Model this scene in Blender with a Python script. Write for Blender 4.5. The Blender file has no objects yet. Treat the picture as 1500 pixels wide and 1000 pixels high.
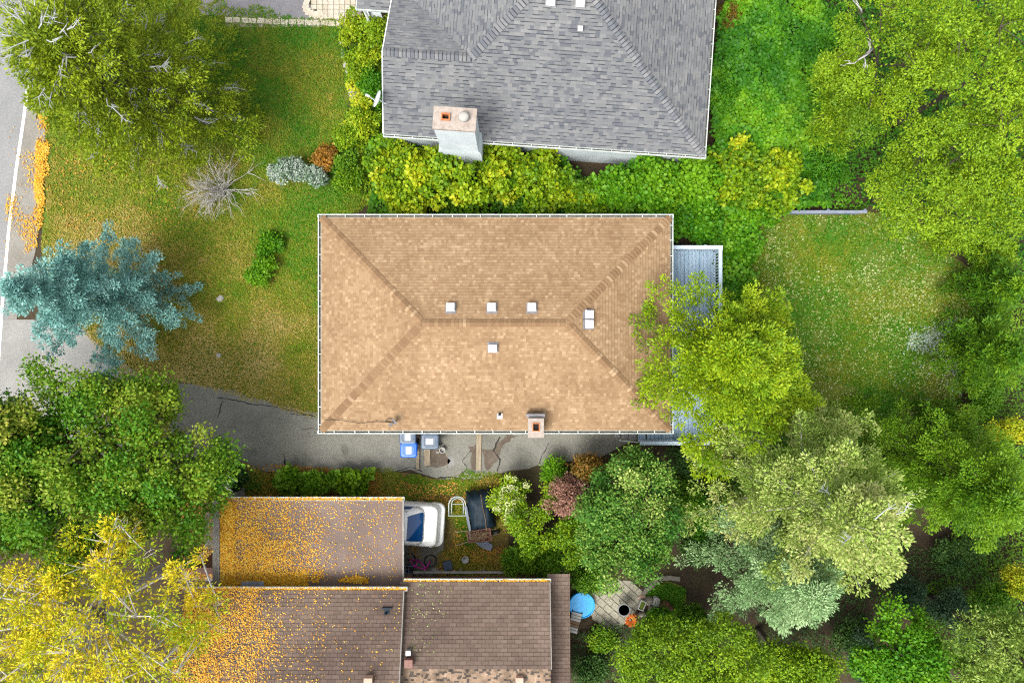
import bpy, math, random
import numpy as np
from mathutils import Vector, Matrix

# ------------------------------------------------------------------ camera, sky, sun, exposure
sc = bpy.context.scene
H, S = 28.0, 36.0            # drone height in metres; photo pixels per metre at ground level
cam_d = bpy.data.cameras.new("camera")
cam = bpy.data.objects.new("camera", cam_d)
sc.collection.objects.link(cam)
cam.location = (0, 0, H)
cam.rotation_euler = (0, 0, 0)
cam_d.sensor_width = 36.0
cam_d.lens = 36.0 * H / (1500 / S)
cam_d.clip_end = 2000
sc.camera = cam

SUN_EL, SUN_AZ = 60.0, 222.0          # azimuth clockwise from north (+y)
world = bpy.data.worlds.new("World")
sc.world = world
world.use_nodes = True
wn = world.node_tree
bg = wn.nodes["Background"]
sky = wn.nodes.new("ShaderNodeTexSky")
sky.sky_type = 'NISHITA'
sky.sun_disc = False
sky.sun_elevation = math.radians(SUN_EL)
sky.sun_rotation = math.radians(SUN_AZ)
sky.air_density = 1.0
sky.dust_density = 4.0
sky.ozone_density = 1.0
hs = wn.nodes.new("ShaderNodeHueSaturation")      # thin overcast: the blue is washed out
hs.inputs['Saturation'].default_value = 0.2
wn.links.new(sky.outputs[0], hs.inputs['Color'])
wn.links.new(hs.outputs[0], bg.inputs[0])
bg.inputs[1].default_value = 0.14
sun_d = bpy.data.lights.new("sun", 'SUN')
sun_d.energy = 1.4
sun_d.angle = math.radians(28)
sun_d.color = (1.0, 0.94, 0.84)
sun = bpy.data.objects.new("sun", sun_d)
sc.collection.objects.link(sun)
_az, _el = math.radians(SUN_AZ), math.radians(SUN_EL)
_dir = Vector((math.sin(_az) * math.cos(_el), math.cos(_az) * math.cos(_el), math.sin(_el)))
sun.rotation_euler = _dir.to_track_quat('Z', 'Y').to_euler()
sun.location = _dir * 60
sc.view_settings.view_transform = 'Standard'
sc.view_settings.look = 'None'
sc.view_settings.gamma = 1.0
sc.view_settings.use_curve_mapping = False
sc.view_settings.exposure = 1.37
sc.cycles.max_bounces = 6
sc.cycles.diffuse_bounces = 2
sc.cycles.use_denoising = False
sc.cycles.pixel_filter_type = 'BLACKMAN_HARRIS'
sc.cycles.filter_width = 1.2

# ------------------------------------------------------------------ helpers
COL = sc.collection
random.seed(7)


def P(px, py, z=0.0):
    """plan position (x, y, z) of a photo pixel at height z"""
    k = (H - z) / H / S
    return Vector(((px - 750) * k, (500 - py) * k, z))


def poly_px(pts, z=0.0):
    return [tuple(P(a, b, z)[:2]) for a, b in pts]


def tag(o, label=None, cat=None, group=None, kind=None):
    if label: o['label'] = label
    if cat: o['category'] = cat
    if group: o['group'] = group
    if kind: o['kind'] = kind
    return o


def empty(name, loc, label, cat, group=None, rz=0.0):
    o = bpy.data.objects.new(name, None)
    COL.objects.link(o)
    o.location = loc
    o.rotation_euler = (0, 0, rz)
    o.empty_display_size = 0.2
    return tag(o, label, cat, group)


class MB:
    """collects faces for one mesh object; coordinates relative to the parent's base"""
    def __init__(self, off=(0, 0, 0)):
        self.v, self.f, self.m = [], [], []
        self.off = Vector(off)

    def add(self, vs, fs, mi=0):
        n = len(self.v)
        self.v += [tuple(Vector(p) - self.off) for p in vs]
        self.f += [tuple(n + i for i in f) for f in fs]
        self.m += [mi] * len(fs)
        return self

    def box(self, x0, x1, y0, y1, z0, z1, mi=0, M=None):
        vs = [Vector((x, y, z)) for z in (z0, z1) for y in (y0, y1) for x in (x0, x1)]
        if M is not None: vs = [M @ p for p in vs]
        return self.add(vs, [(0, 2, 3, 1), (4, 5, 7, 6), (0, 1, 5, 4), (2, 6, 7, 3), (0, 4, 6, 2), (1, 3, 7, 5)], mi)

    def loft(self, rings, mi=0, cap0=True, cap1=True, M=None):
        n = len(rings[0])
        vs = [Vector(p) for r in rings for p in r]
        if M is not None: vs = [M @ p for p in vs]
        fs = []
        for k in range(len(rings) - 1):
            a, b = k * n, (k + 1) * n
            fs += [(a + i, a + (i + 1) % n, b + (i + 1) % n, b + i) for i in range(n)]
        if cap0: fs.append(tuple(range(n - 1, -1, -1)))
        if cap1: fs.append(tuple(range((len(rings) - 1) * n, len(rings) * n)))
        return self.add(vs, fs, mi)

    def prism(self, poly, z0, z1, mi=0, M=None):
        return self.loft([[(x, y, z0) for x, y in poly], [(x, y, z1) for x, y in poly]], mi, M=M)

    def tube(self, path, radii, n=6, mi=0, cap=True):
        path = [Vector(p) for p in path]
        if not hasattr(radii, '__len__'): radii = [radii] * len(path)
        rings = []
        for i, p in enumerate(path):
            d = (path[min(i + 1, len(path) - 1)] - path[max(i - 1, 0)])
            if d.length < 1e-6: d = Vector((0, 0, 1))
            d.normalize()
            a = d.cross(Vector((0, 0, 1)) if abs(d.z) < 0.9 else Vector((1, 0, 0))).normalized()
            b = d.cross(a)
            rings.append([p + (a * math.cos(2 * math.pi * k / n) + b * math.sin(2 * math.pi * k / n)) * radii[i] for k in range(n)])
        return self.loft(rings, mi, cap, cap)

    def disc(self, c, r, z0, z1, n=24, mi=0, M=None):
        ring = [(c[0] + r * math.cos(2 * math.pi * k / n), c[1] + r * math.sin(2 * math.pi * k / n)) for k in range(n)]
        return self.prism(ring, z0, z1, mi, M)

    def build(self, name, mats, parent=None, smooth=False, bevel=0.0, loc=None):
        me = bpy.data.meshes.new(name)
        me.from_pydata(self.v, [], self.f)
        for m in (mats if isinstance(mats, (list, tuple)) else [mats]): me.materials.append(m)
        if any(self.m): me.polygons.foreach_set('material_index', self.m)
        if smooth: me.polygons.foreach_set('use_smooth', [True] * len(self.f))
        me.update()
        o = bpy.data.objects.new(name, me)
        COL.objects.link(o)
        if parent: o.parent = parent
        if loc is not None: o.location = loc
        if bevel:
            b = o.modifiers.new('bevel', 'BEVEL'); b.width = bevel; b.segments = 2; b.limit_method = 'ANGLE'
        return o


def link_mesh(name, me, parent=None, M=None):
    o = bpy.data.objects.new(name, me)
    COL.objects.link(o)
    if parent: o.parent = parent
    if M is not None: o.matrix_local = M
    return o


# ---- value noise for shapes
def vnoise(x, y, seed=0, scale=1.0):
    x = np.asarray(x, float) / scale + seed * 17.31
    y = np.asarray(y, float) / scale - seed * 9.77
    xi, yi = np.floor(x), np.floor(y)
    fx, fy = x - xi, y - yi
    fx, fy = fx * fx * (3 - 2 * fx), fy * fy * (3 - 2 * fy)

    def h(a, b):
        s = np.sin(a * 127.1 + b * 311.7 + seed * 74.7) * 43758.5453
        return s - np.floor(s)
    return (h(xi, yi) * (1 - fx) + h(xi + 1, yi) * fx) * (1 - fy) + (h(xi, yi + 1) * (1 - fx) + h(xi + 1, yi + 1) * fx) * fy


def inside(poly, x, y):
    x, y = np.asarray(x), np.asarray(y)
    c = np.zeros(x.shape, bool)
    n = len(poly)
    for i in range(n):
        x0, y0 = poly[i]; x1, y1 = poly[(i + 1) % n]
        if y0 == y1: continue
        c ^= ((y0 > y) != (y1 > y)) & (x < (x1 - x0) * (y - y0) / (y1 - y0) + x0)
    return c


# ------------------------------------------------------------------ materials
def _nt(name):
    m = bpy.data.materials.new(name); m.use_nodes = True
    nt = m.node_tree
    return m, nt, nt.nodes["Principled BSDF"]


def ramp(nt, cols, fac, interp='LINEAR'):
    r = nt.nodes.new("ShaderNodeValToRGB")
    r.color_ramp.interpolation = interp
    el = r.color_ramp.elements
    while len(el) < len(cols): el.new(0.5)
    for i, c in enumerate(cols):
        if len(c) == 4: pos, col = c[0], c[1:]
        else: pos, col = i / max(1, len(cols) - 1), c
        el[i].position = pos; el[i].color = (*col, 1)
    nt.links.new(fac, r.inputs[0])
    return r.outputs[0]


def noise(nt, scale, detail=4, rough=0.6, coord='Object', stretch=None, dist=0.0):
    tc = nt.nodes.new("ShaderNodeTexCoord")
    n = nt.nodes.new("ShaderNodeTexNoise")
    n.inputs['Scale'].default_value = scale
    n.inputs['Detail'].default_value = detail
    n.inputs['Roughness'].default_value = rough
    n.inputs['Distortion'].default_value = dist
    src = tc.outputs[coord]
    if stretch:
        mp = nt.nodes.new("ShaderNodeMapping"); mp.inputs['Scale'].default_value = stretch
        nt.links.new(src, mp.inputs[0]); src = mp.outputs[0]
    nt.links.new(src, n.inputs['Vector'])
    return n.outputs[0]


def math_n(nt, op, a, b):
    n = nt.nodes.new("ShaderNodeMath"); n.operation = op
    for i, v in enumerate((a, b)):
        if isinstance(v, (int, float)): n.inputs[i].default_value = v
        else: nt.links.new(v, n.inputs[i])
    return n.outputs[0]


def mixc(nt, mode, fac, a, b):
    n = nt.nodes.new("ShaderNodeMixRGB"); n.blend_type = mode
    for i, v in enumerate((fac, a, b)):
        if isinstance(v, (int, float)): n.inputs[i].default_value = v
        elif isinstance(v, tuple): n.inputs[i].default_value = (*v, 1)
        else: nt.links.new(v, n.inputs[i])
    return n.outputs[0]


def bump(nt, b, height, strength=0.3, dist=0.02):
    n = nt.nodes.new("ShaderNodeBump")
    n.inputs['Strength'].default_value = strength; n.inputs['Distance'].default_value = dist
    nt.links.new(height, n.inputs['Height']); nt.links.new(n.outputs[0], b.inputs['Normal'])


def surf(name, cols, scale=3.0, rough=0.8, metal=0.0, fine=60.0, fine_amt=0.25, bmp=0.3, stretch=None, spec=0.3):
    """a worn surface: broad noise through a ramp, with fine grain on top"""
    m, nt, b = _nt(name)
    c = ramp(nt, [(0.3, *cols[0]), (0.7, *cols[-1])] if len(cols) == 2 else [(0.25 + 0.5 * i / (len(cols) - 1), *q) for i, q in enumerate(cols)], noise(nt, scale, 5, 0.62, stretch=stretch))
    g = noise(nt, fine, 2, 0.7)
    gv = ramp(nt, [(0.3, 1 - fine_amt, 1 - fine_amt, 1 - fine_amt), (0.7, 1 + fine_amt * 0, 1, 1)], g)
    c = mixc(nt, 'MULTIPLY', 1.0, c, gv)
    nt.links.new(c, b.inputs['Base Color'])
    b.inputs['Roughness'].default_value = rough
    b.inputs['Metallic'].default_value = metal
    b.inputs['Specular IOR Level'].default_value = spec
    if bmp: bump(nt, b, g, bmp, 0.01)
    return m


def leafm(name, cols, var=0.75, trans=0.2, rough=0.55):
    """foliage: colour from the clump's own tint plus a per-leaf random step"""
    m, nt, b = _nt(name)
    at = nt.nodes.new("ShaderNodeAttribute"); at.attribute_name = 'tint'
    gi = nt.nodes.new("ShaderNodeNewGeometry")
    r = math_n(nt, 'MULTIPLY', math_n(nt, 'SUBTRACT', gi.outputs['Random Per Island'], 0.5), var)
    c = ramp(nt, cols, math_n(nt, 'ADD', at.outputs['Fac'], r))
    nt.links.new(c, b.inputs['Base Color'])
    b.inputs['Roughness'].default_value = rough
    b.inputs['Specular IOR Level'].default_value = 0.25
    if trans:
        t = nt.nodes.new("ShaderNodeBsdfTranslucent")
        tc = mixc(nt, 'MULTIPLY', 1.0, c, (1.0, 1.0, 0.55))
        nt.links.new(tc, t.inputs[0])
        mx = nt.nodes.new("ShaderNodeMixShader"); mx.inputs[0].default_value = trans
        nt.links.new(b.outputs[0], mx.inputs[1]); nt.links.new(t.outputs[0], mx.inputs[2])
        nt.links.new(mx.outputs[0], nt.nodes["Material Output"].inputs[0])
    return m


def shinglem(name, cols, weather, wscale=0.5, per_object=False, rough=0.9):
    """asphalt shingles: each tab its own granule blend, plus weathering patches and grain"""
    m, nt, b = _nt(name)
    if per_object:
        rnd = nt.nodes.new("ShaderNodeObjectInfo").outputs['Random']
    else:
        rnd = nt.nodes.new("ShaderNodeNewGeometry").outputs['Random Per Island']
    c = ramp(nt, cols, rnd, 'CONSTANT')
    geo = nt.nodes.new("ShaderNodeNewGeometry")
    n = nt.nodes.new("ShaderNodeTexNoise"); n.inputs['Scale'].default_value = wscale; n.inputs['Detail'].default_value = 4
    nt.links.new(geo.outputs['Position'], n.inputs['Vector'])
    w = ramp(nt, [(0.32, *weather), (0.68, 1.0, 1.0, 1.0)], n.outputs[0])
    c = mixc(nt, 'MULTIPLY', 1.0, c, w)
    n2 = nt.nodes.new("ShaderNodeTexNoise"); n2.inputs['Scale'].default_value = 38; n2.inputs['Detail'].default_value = 3
    nt.links.new(geo.outputs['Position'], n2.inputs['Vector'])
    c = mixc(nt, 'MULTIPLY', 1.0, c, ramp(nt, [(0.3, 0.78, 0.78, 0.78), (0.7, 1.0, 1.0, 1.0)], n2.outputs[0]))
    nt.links.new(c, b.inputs['Base Color'])
    b.inputs['Roughness'].default_value = rough
    b.inputs['Specular IOR Level'].default_value = 0.2
    bump(nt, b, n2.outputs[0], 0.3, 0.01)
    return m


M = {}
M['white'] = surf('white_paint', [(0.68, 0.72, 0.72), (0.8, 0.82, 0.82)], 2.0, 0.5, fine_amt=0.1, bmp=0.1)
M['gutter'] = surf('gutter_paint', [(0.38, 0.44, 0.42), (0.66, 0.71, 0.69)], 2.5, 0.45, fine_amt=0.15, bmp=0.1)
M['gutter_in'] = surf('gutter_dirt', [(0.05, 0.045, 0.035), (0.13, 0.115, 0.09)], 6.0, 0.95)
M['stucco'] = surf('stucco', [(0.42, 0.49, 0.52), (0.58, 0.64, 0.67)], 1.6, 0.9, fine_amt=0.2, fine=40)
M['brick'] = surf('brick_wall', [(0.20, 0.10, 0.07), (0.3, 0.17, 0.12)], 5.0, 0.9)
M['concrete'] = surf('concrete', [(0.20, 0.19, 0.17), (0.34, 0.32, 0.29)], 2.5, 0.9, fine_amt=0.35)
M['mortar'] = surf('cap_mortar', [(0.27, 0.225, 0.19), (0.42, 0.365, 0.325)], 5.0, 0.95, fine_amt=0.3)
M['clay'] = surf('clay_flue', [(0.45, 0.13, 0.04), (0.5, 0.2, 0.08)], 6.0, 0.8)
M['soot'] = surf('soot', [(0.01, 0.009, 0.008), (0.025, 0.02, 0.018)], 6.0, 1.0)
M['vent'] = surf('vent_metal', [(0.46, 0.45, 0.47), (0.62, 0.60, 0.62)], 9.0, 0.55, fine_amt=0.08, bmp=0)
M['lead'] = surf('lead_flashing', [(0.16, 0.16, 0.17), (0.26, 0.26, 0.27)], 6.0, 0.6)
M['deckpaint'] = surf('deck_paint', [(0.22, 0.33, 0.45), (0.34, 0.47, 0.6), (0.42, 0.54, 0.66)], 1.6, 0.65, stretch=(5, 0.7, 1), fine_amt=0.2)
M['railpaint'] = surf('rail_paint', [(0.42, 0.54, 0.66), (0.55, 0.65, 0.74)], 3.0, 0.6, fine_amt=0.15)
M['timber'] = surf('weathered_timber', [(0.20, 0.16, 0.10), (0.38, 0.32, 0.23)], 3.0, 0.9, stretch=(6, 0.6, 6), fine_amt=0.35)
M['bark'] = surf('bark', [(0.05, 0.04, 0.03), (0.12, 0.10, 0.08)], 6.0, 0.95)
M['greytwig'] = surf('grey_twig', [(0.26, 0.28, 0.28), (0.44, 0.46, 0.47)], 6.0, 0.9, bmp=0)
M['paletwig'] = surf('pale_twig', [(0.38, 0.36, 0.33), (0.55, 0.53, 0.50)], 6.0, 0.9, bmp=0)
M['black'] = surf('black_rubber', [(0.012, 0.012, 0.013), (0.025, 0.025, 0.027)], 6.0, 0.7)
M['steel'] = surf('grey_steel', [(0.30, 0.36, 0.35), (0.42, 0.48, 0.46)], 6.0, 0.45, metal=0.2)
M['tarp'] = surf('dark_tarpaulin', [(0.003, 0.010, 0.018), (0.008, 0.022, 0.036)], 4.0, 0.6, fine_amt=0.3, spec=0.2)
M['slate'] = surf('blue_grey_slab', [(0.16, 0.19, 0.25), (0.26, 0.29, 0.36)], 3.0, 0.8)
M['binblue'] = surf('blue_plastic', [(0.004, 0.085, 0.50), (0.008, 0.13, 0.66)], 4.0, 0.4, fine_amt=0.12, bmp=0.05, spec=0.5)
M['bingrey'] = surf('grey_plastic', [(0.045, 0.075, 0.12), (0.09, 0.13, 0.19)], 4.0, 0.45, fine_amt=0.12, bmp=0.05, spec=0.5)
M['sticker'] = surf('white_sticker', [(0.7, 0.75, 0.8), (0.8, 0.83, 0.85)], 9.0, 0.5, fine_amt=0.05, bmp=0)
M['poolblue'] = surf('pool_blue', [(0.0, 0.34, 0.80), (0.004, 0.40, 0.86)], 5.0, 0.35, fine_amt=0.12, bmp=0.2, spec=0.5)
M['pink'] = surf('magenta_paint', [(0.55, 0.012, 0.3), (0.7, 0.03, 0.42)], 5.0, 0.35, bmp=0)
M['stone'] = surf('rockery_stone', [(0.16, 0.14, 0.11), (0.33, 0.30, 0.24)], 3.0, 0.9, fine_amt=0.35)
M['palestone'] = surf('pale_stone', [(0.30, 0.29, 0.27), (0.47, 0.46, 0.44)], 3.0, 0.9, fine_amt=0.25)
M['drystick'] = surf('dry_stick', [(0.10, 0.06, 0.035), (0.24, 0.16, 0.09)], 5.0, 0.95)
M['brownmetal'] = surf('brown_metal', [(0.14, 0.055, 0.04), (0.2, 0.09, 0.07)], 5.0, 0.5)
M['pinkcap'] = surf('pink_terracotta', [(0.42, 0.27, 0.2), (0.56, 0.38, 0.3)], 5.0, 0.8)
M['dish'] = surf('pale_dish', [(0.5, 0.54, 0.56), (0.62, 0.66, 0.68)], 5.0, 0.5, bmp=0)

# pavers and patio slabs take a step of tone per stone
def stonem(name, cols, grain=0.3):
    m, nt, b = _nt(name)
    c = ramp(nt, cols, nt.nodes.new("ShaderNodeObjectInfo").outputs['Random'])
    g = noise(nt, 14, 5, 0.7)
    c = mixc(nt, 'MULTIPLY', 1.0, c, ramp(nt, [(0.3, 1 - grain, 1 - grain, 1 - grain), (0.65, 1.0, 1.0, 1.0)], g))
    nt.links.new(c, b.inputs['Base Color']); b.inputs['Roughness'].default_value = 0.9
    bump(nt, b, g, 0.4, 0.01)
    return m
M['paver'] = stonem('concrete_paver', [(0.42, 0.37, 0.28), (0.55, 0.49, 0.39), (0.48, 0.44, 0.36)])
M['slab'] = stonem('patio_slab', [(0.25, 0.235, 0.17), (0.34, 0.32, 0.25), (0.29, 0.275, 0.21), (0.38, 0.35, 0.28)])

# roofs
M['tan'] = shinglem('tan_shingle', [(0.0, 0.25, 0.16, 0.09), (0.2, 0.272, 0.18, 0.101), (0.45, 0.29, 0.194, 0.111), (0.7, 0.308, 0.21, 0.123), (0.84, 0.325, 0.219, 0.127), (0.93, 0.36, 0.253, 0.153)], (0.80, 0.77, 0.74), 0.7)
M['tancap'] = shinglem('tan_cap', [(0.0, 0.205, 0.128, 0.07), (0.35, 0.235, 0.15, 0.083), (0.7, 0.262, 0.172, 0.097), (0.88, 0.34, 0.24, 0.145)], (0.86, 0.83, 0.80), 0.45, per_object=True)
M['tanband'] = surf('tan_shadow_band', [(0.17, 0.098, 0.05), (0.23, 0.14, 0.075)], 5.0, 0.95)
M['greysh'] = shinglem('grey_shingle', [(0.0, 0.105, 0.113, 0.126), (0.12, 0.137, 0.142, 0.15), (0.4, 0.156, 0.16, 0.164), (0.75, 0.172, 0.174, 0.176), (0.92, 0.19, 0.192, 0.194)], (0.82, 0.83, 0.85), 0.4)
M['greycap'] = shinglem('grey_cap', [(0.0, 0.13, 0.14, 0.155), (0.3, 0.165, 0.17, 0.18), (0.7, 0.2, 0.2, 0.205)], (0.85, 0.86, 0.88), 0.4, per_object=True)
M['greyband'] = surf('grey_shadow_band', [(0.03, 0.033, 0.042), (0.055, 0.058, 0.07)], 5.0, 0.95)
BR = [(0.0, 0.135, 0.098, 0.077), (0.25, 0.148, 0.108, 0.085), (0.55, 0.16, 0.117, 0.093), (0.85, 0.172, 0.127, 0.102)]
M['brown'] = shinglem('brown_shingle', BR, (0.64, 0.62, 0.64), 0.35)
M['browntab'] = shinglem('brown_shingle_tab', BR, (0.64, 0.62, 0.64), 0.35, per_object=True)
M['brownworn'] = shinglem('worn_brown_shingle', [(0.0, 0.09, 0.075, 0.065), (0.22, 0.27, 0.19, 0.13), (0.6, 0.33, 0.235, 0.165)], (0.4, 0.4, 0.4), 2.2)
M['browndeck'] = surf('roof_felt', [(0.05, 0.04, 0.038), (0.09, 0.07, 0.065)], 3.0, 0.95)
M['flatroof'] = surf('flat_roof_sheet', [(0.10, 0.072, 0.06), (0.15, 0.11, 0.093), (0.18, 0.135, 0.116)], 0.55, 0.8, fine_amt=0.18)
M['tandeck'] = surf('tan_roof_felt', [(0.2, 0.12, 0.065), (0.26, 0.16, 0.09)], 3.0, 0.95)
M['greydeck'] = surf('grey_roof_felt', [(0.08, 0.085, 0.1), (0.12, 0.125, 0.14)], 3.0, 0.95)

# car
def paint(name, col, rough=0.25, coat=0.6, metal=0.0):
    m, nt, b = _nt(name)
    g = noise(nt, 5, 3)
    nt.links.new(mixc(nt, 'MULTIPLY', 1.0, col, ramp(nt, [(0.3, 0.93, 0.93, 0.93), (0.7, 1, 1, 1)], g)), b.inputs['Base Color'])
    b.inputs['Roughness'].default_value = rough; b.inputs['Coat Weight'].default_value = coat; b.inputs['Metallic'].default_value = metal
    return m
M['carwhite'] = paint('white_car_paint', (0.74, 0.75, 0.73))
M['glass'] = paint('dark_blue_glass', (0.004, 0.05, 0.17), 0.08, 0.3)
M['lamp_red'] = paint('red_lamp', (0.35, 0.01, 0.01))
M['cartrim'] = paint('grey_trim', (0.2, 0.2, 0.18), 0.5, 0.1)
M['chrome'] = paint('chrome', (0.6, 0.6, 0.6), 0.2, 0.2, 0.9)

# ground surfaces
def groundm(name, cols, scale, fine, rough=0.95, stain=None):
    m, nt, b = _nt(name)
    c = ramp(nt, cols, noise(nt, scale, 6, 0.65))
    f = noise(nt, fine, 4, 0.75)
    c = mixc(nt, 'MULTIPLY', 1.0, c, ramp(nt, [(0.28, 0.6, 0.6, 0.6), (0.6, 1.0, 1.0, 1.0)], f))
    if stain:
        s = noise(nt, stain[0], 6, 0.7, dist=0.8)
        c = mixc(nt, 'MIX', ramp(nt, [(stain[2], 0, 0, 0), (stain[3], 1, 1, 1)], s), c, stain[1])
    nt.links.new(c, b.inputs['Base Color']); b.inputs['Roughness'].default_value = rough
    b.inputs['Specular IOR Level'].default_value = 0.2
    bump(nt, b, f, 0.5, 0.02)
    return m
M['soil'] = groundm('leaf_litter_soil', [(0.3, 0.03, 0.022, 0.014), (0.5, 0.055, 0.04, 0.024), (0.7, 0.05, 0.055, 0.018)], 0.8, 9)
M['lawn'] = groundm('lawn_turf', [(0.3, 0.06, 0.12, 0.012), (0.5, 0.10, 0.14, 0.016), (0.68, 0.15, 0.14, 0.03)], 0.5, 14)
M['dry'] = groundm('dry_turf', [(0.3, 0.07, 0.075, 0.015), (0.5, 0.12, 0.09, 0.025), (0.7, 0.16, 0.11, 0.035)], 0.6, 14)
M['asphalt'] = groundm('worn_driveway', [(0.28, 0.135, 0.135, 0.113), (0.5, 0.19, 0.188, 0.16), (0.7, 0.235, 0.232, 0.204)], 0.55, 26, 0.9, (1.3, (0.085, 0.083, 0.072), 0.56, 0.78))
M['road'] = groundm('road_asphalt', [(0.3, 0.19, 0.195, 0.195), (0.7, 0.245, 0.245, 0.245)], 0.5, 40, 0.9)
M['shoulder'] = groundm('road_shoulder', [(0.3, 0.18, 0.17, 0.15), (0.7, 0.25, 0.235, 0.21)], 0.8, 30)
M['apron'] = groundm('concrete_apron', [(0.3, 0.21, 0.21, 0.2), (0.7, 0.28, 0.275, 0.265)], 0.8, 30)
M['neighdrive'] = groundm('dark_driveway', [(0.3, 0.17, 0.165, 0.18), (0.7, 0.24, 0.235, 0.245)], 1.0, 34)
M['dirt'] = groundm('dirt_stain', [(0.3, 0.075, 0.058, 0.042), (0.7, 0.15, 0.125, 0.098)], 2.2, 18)
M['line'] = surf('line_paint', [(0.68, 0.68, 0.66), (0.8, 0.8, 0.79)], 3.0, 0.7, fine_amt=0.15)
M['crack'] = surf('asphalt_crack', [(0.02, 0.02, 0.018), (0.045, 0.042, 0.035)], 5.0, 1.0)

# foliage
def lm(k, name, cols, **kw): M[k] = leafm(name, cols, **kw)
lm('pine', 'pine_needles', [(0.075, 0.13, 0.005), (0.17, 0.25, 0.008), (0.28, 0.35, 0.012)])
lm('spruce', 'blue_spruce_needles', [(0.07, 0.19, 0.17), (0.18, 0.40, 0.38), (0.36, 0.60, 0.57)], var=0.6, trans=0.15)
lm('maple', 'maple_leaves', [(0.018, 0.10, 0.004), (0.06, 0.195, 0.006), (0.16, 0.26, 0.010), (0.34, 0.34, 0.05)], var=0.35)
lm('locust', 'yellow_locust_leaves', [(0.14, 0.25, 0.006), (0.42, 0.45, 0.008), (0.68, 0.56, 0.015), (0.72, 0.54, 0.03)], var=0.5)
lm('lime', 'lime_leaves', [(0.075, 0.16, 0.004), (0.165, 0.285, 0.006), (0.275, 0.39, 0.012)])
lm('bright', 'bright_green_leaves', [(0.065, 0.165, 0.004), (0.16, 0.285, 0.006), (0.30, 0.40, 0.010)])
lm('pale', 'pale_green_leaves', [(0.10, 0.18, 0.02), (0.21, 0.32, 0.045), (0.35, 0.45, 0.11), (0.42, 0.44, 0.16)])
lm('bluish', 'pale_blue_green_needles', [(0.08, 0.175, 0.055), (0.20, 0.35, 0.14), (0.36, 0.50, 0.25)], trans=0.2)
lm('dark', 'dark_green_leaves', [(0.018, 0.055, 0.012), (0.035, 0.095, 0.016), (0.075, 0.15, 0.025)])
lm('mid', 'mid_green_leaves', [(0.035, 0.115, 0.005), (0.085, 0.205, 0.007), (0.16, 0.29, 0.011)])
lm('teal', 'dark_teal_leaves', [(0.02, 0.05, 0.022), (0.035, 0.085, 0.04), (0.075, 0.13, 0.055)])
lm('hedge', 'yellow_green_leaves', [(0.06, 0.155, 0.004), (0.16, 0.28, 0.005), (0.30, 0.38, 0.008), (0.50, 0.47, 0.02)], var=0.5)
lm('vine', 'vine_leaves', [(0.022, 0.115, 0.003), (0.065, 0.21, 0.004), (0.14, 0.30, 0.007)], var=0.5)
lm('apple', 'apple_leaves', [(0.022, 0.10, 0.010), (0.065, 0.185, 0.016), (0.17, 0.29, 0.04), (0.38, 0.45, 0.12)], var=0.6)
lm('plum', 'plum_leaves', [(0.12, 0.05, 0.03), (0.24, 0.12, 0.085), (0.36, 0.20, 0.15)], var=0.6)
lm('rust', 'rusty_leaves', [(0.10, 0.08, 0.01), (0.25, 0.13, 0.02), (0.38, 0.17, 0.02)], var=0.6)
lm('cream', 'cream_flowers', [(0.35, 0.42, 0.12), (0.55, 0.6, 0.28), (0.66, 0.68, 0.42)], var=0.6)
lm('whitefl', 'white_flowers', [(0.38, 0.46, 0.40), (0.6, 0.66, 0.62)], var=0.8)
lm('silver', 'silver_leaves', [(0.10, 0.17, 0.09), (0.24, 0.33, 0.25), (0.42, 0.5, 0.44)], var=0.7)
lm('orangefl', 'orange_flowers', [(0.65, 0.16, 0.03), (0.8, 0.26, 0.06)], var=0.8)
lm('grass', 'grass_blades', [(0.045, 0.19, 0.006), (0.13, 0.23, 0.009), (0.23, 0.245, 0.018), (0.38, 0.30, 0.06), (0.48, 0.38, 0.14)], var=0.5, trans=0.2)
lm('weed', 'broadleaf_weeds', [(0.10, 0.17, 0.02), (0.22, 0.29, 0.06), (0.42, 0.46, 0.22)], var=0.8)
lm('fallen', 'fallen_yellow_leaves', [(0.30, 0.12, 0.006), (0.52, 0.235, 0.004), (0.60, 0.31, 0.006), (0.56, 0.39, 0.06)], var=0.8, trans=0.0)
lm('litter', 'orange_leaf_litter', [(0.16, 0.08, 0.02), (0.33, 0.16, 0.02), (0.5, 0.25, 0.03)], var=0.9, trans=0.0)

# ------------------------------------------------------------------ the ground
def sheet(name, pts, z, mat, label=None, px=True):
    b = MB()
    q = poly_px(pts) if px else pts
    a = sum(q[i][0] * q[(i + 1) % len(q)][1] - q[(i + 1) % len(q)][0] * q[i][1] for i in range(len(q)))
    if a < 0: q = q[::-1]
    b.add([(x, y, z) for x, y in q], [tuple(range(len(q)))])
    o = b.build(name, mat)
    return tag(o, label, None, None, 'structure')


def rough_edge(pts, step=14, amp=3.0, seed=1):
    r = random.Random(seed); out = []
    for i in range(len(pts)):
        (x0, y0), (x1, y1) = pts[i], pts[(i + 1) % len(pts)]
        n = max(1, int(math.hypot(x1 - x0, y1 - y0) / step))
        for k in range(n):
            t = k / n
            out.append((x0 + (x1 - x0) * t + r.uniform(-amp, amp), y0 + (y1 - y0) * t + r.uniform(-amp, amp)))
    return out


g = MB(); g.add([(-300, -300, 0), (300, -300, 0), (300, 300, 0), (-300, 300, 0)], [(0, 1, 2, 3)])
tag(g.build('ground', M['soil']), 'dark earth and leaf litter under the trees', kind='structure')

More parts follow.
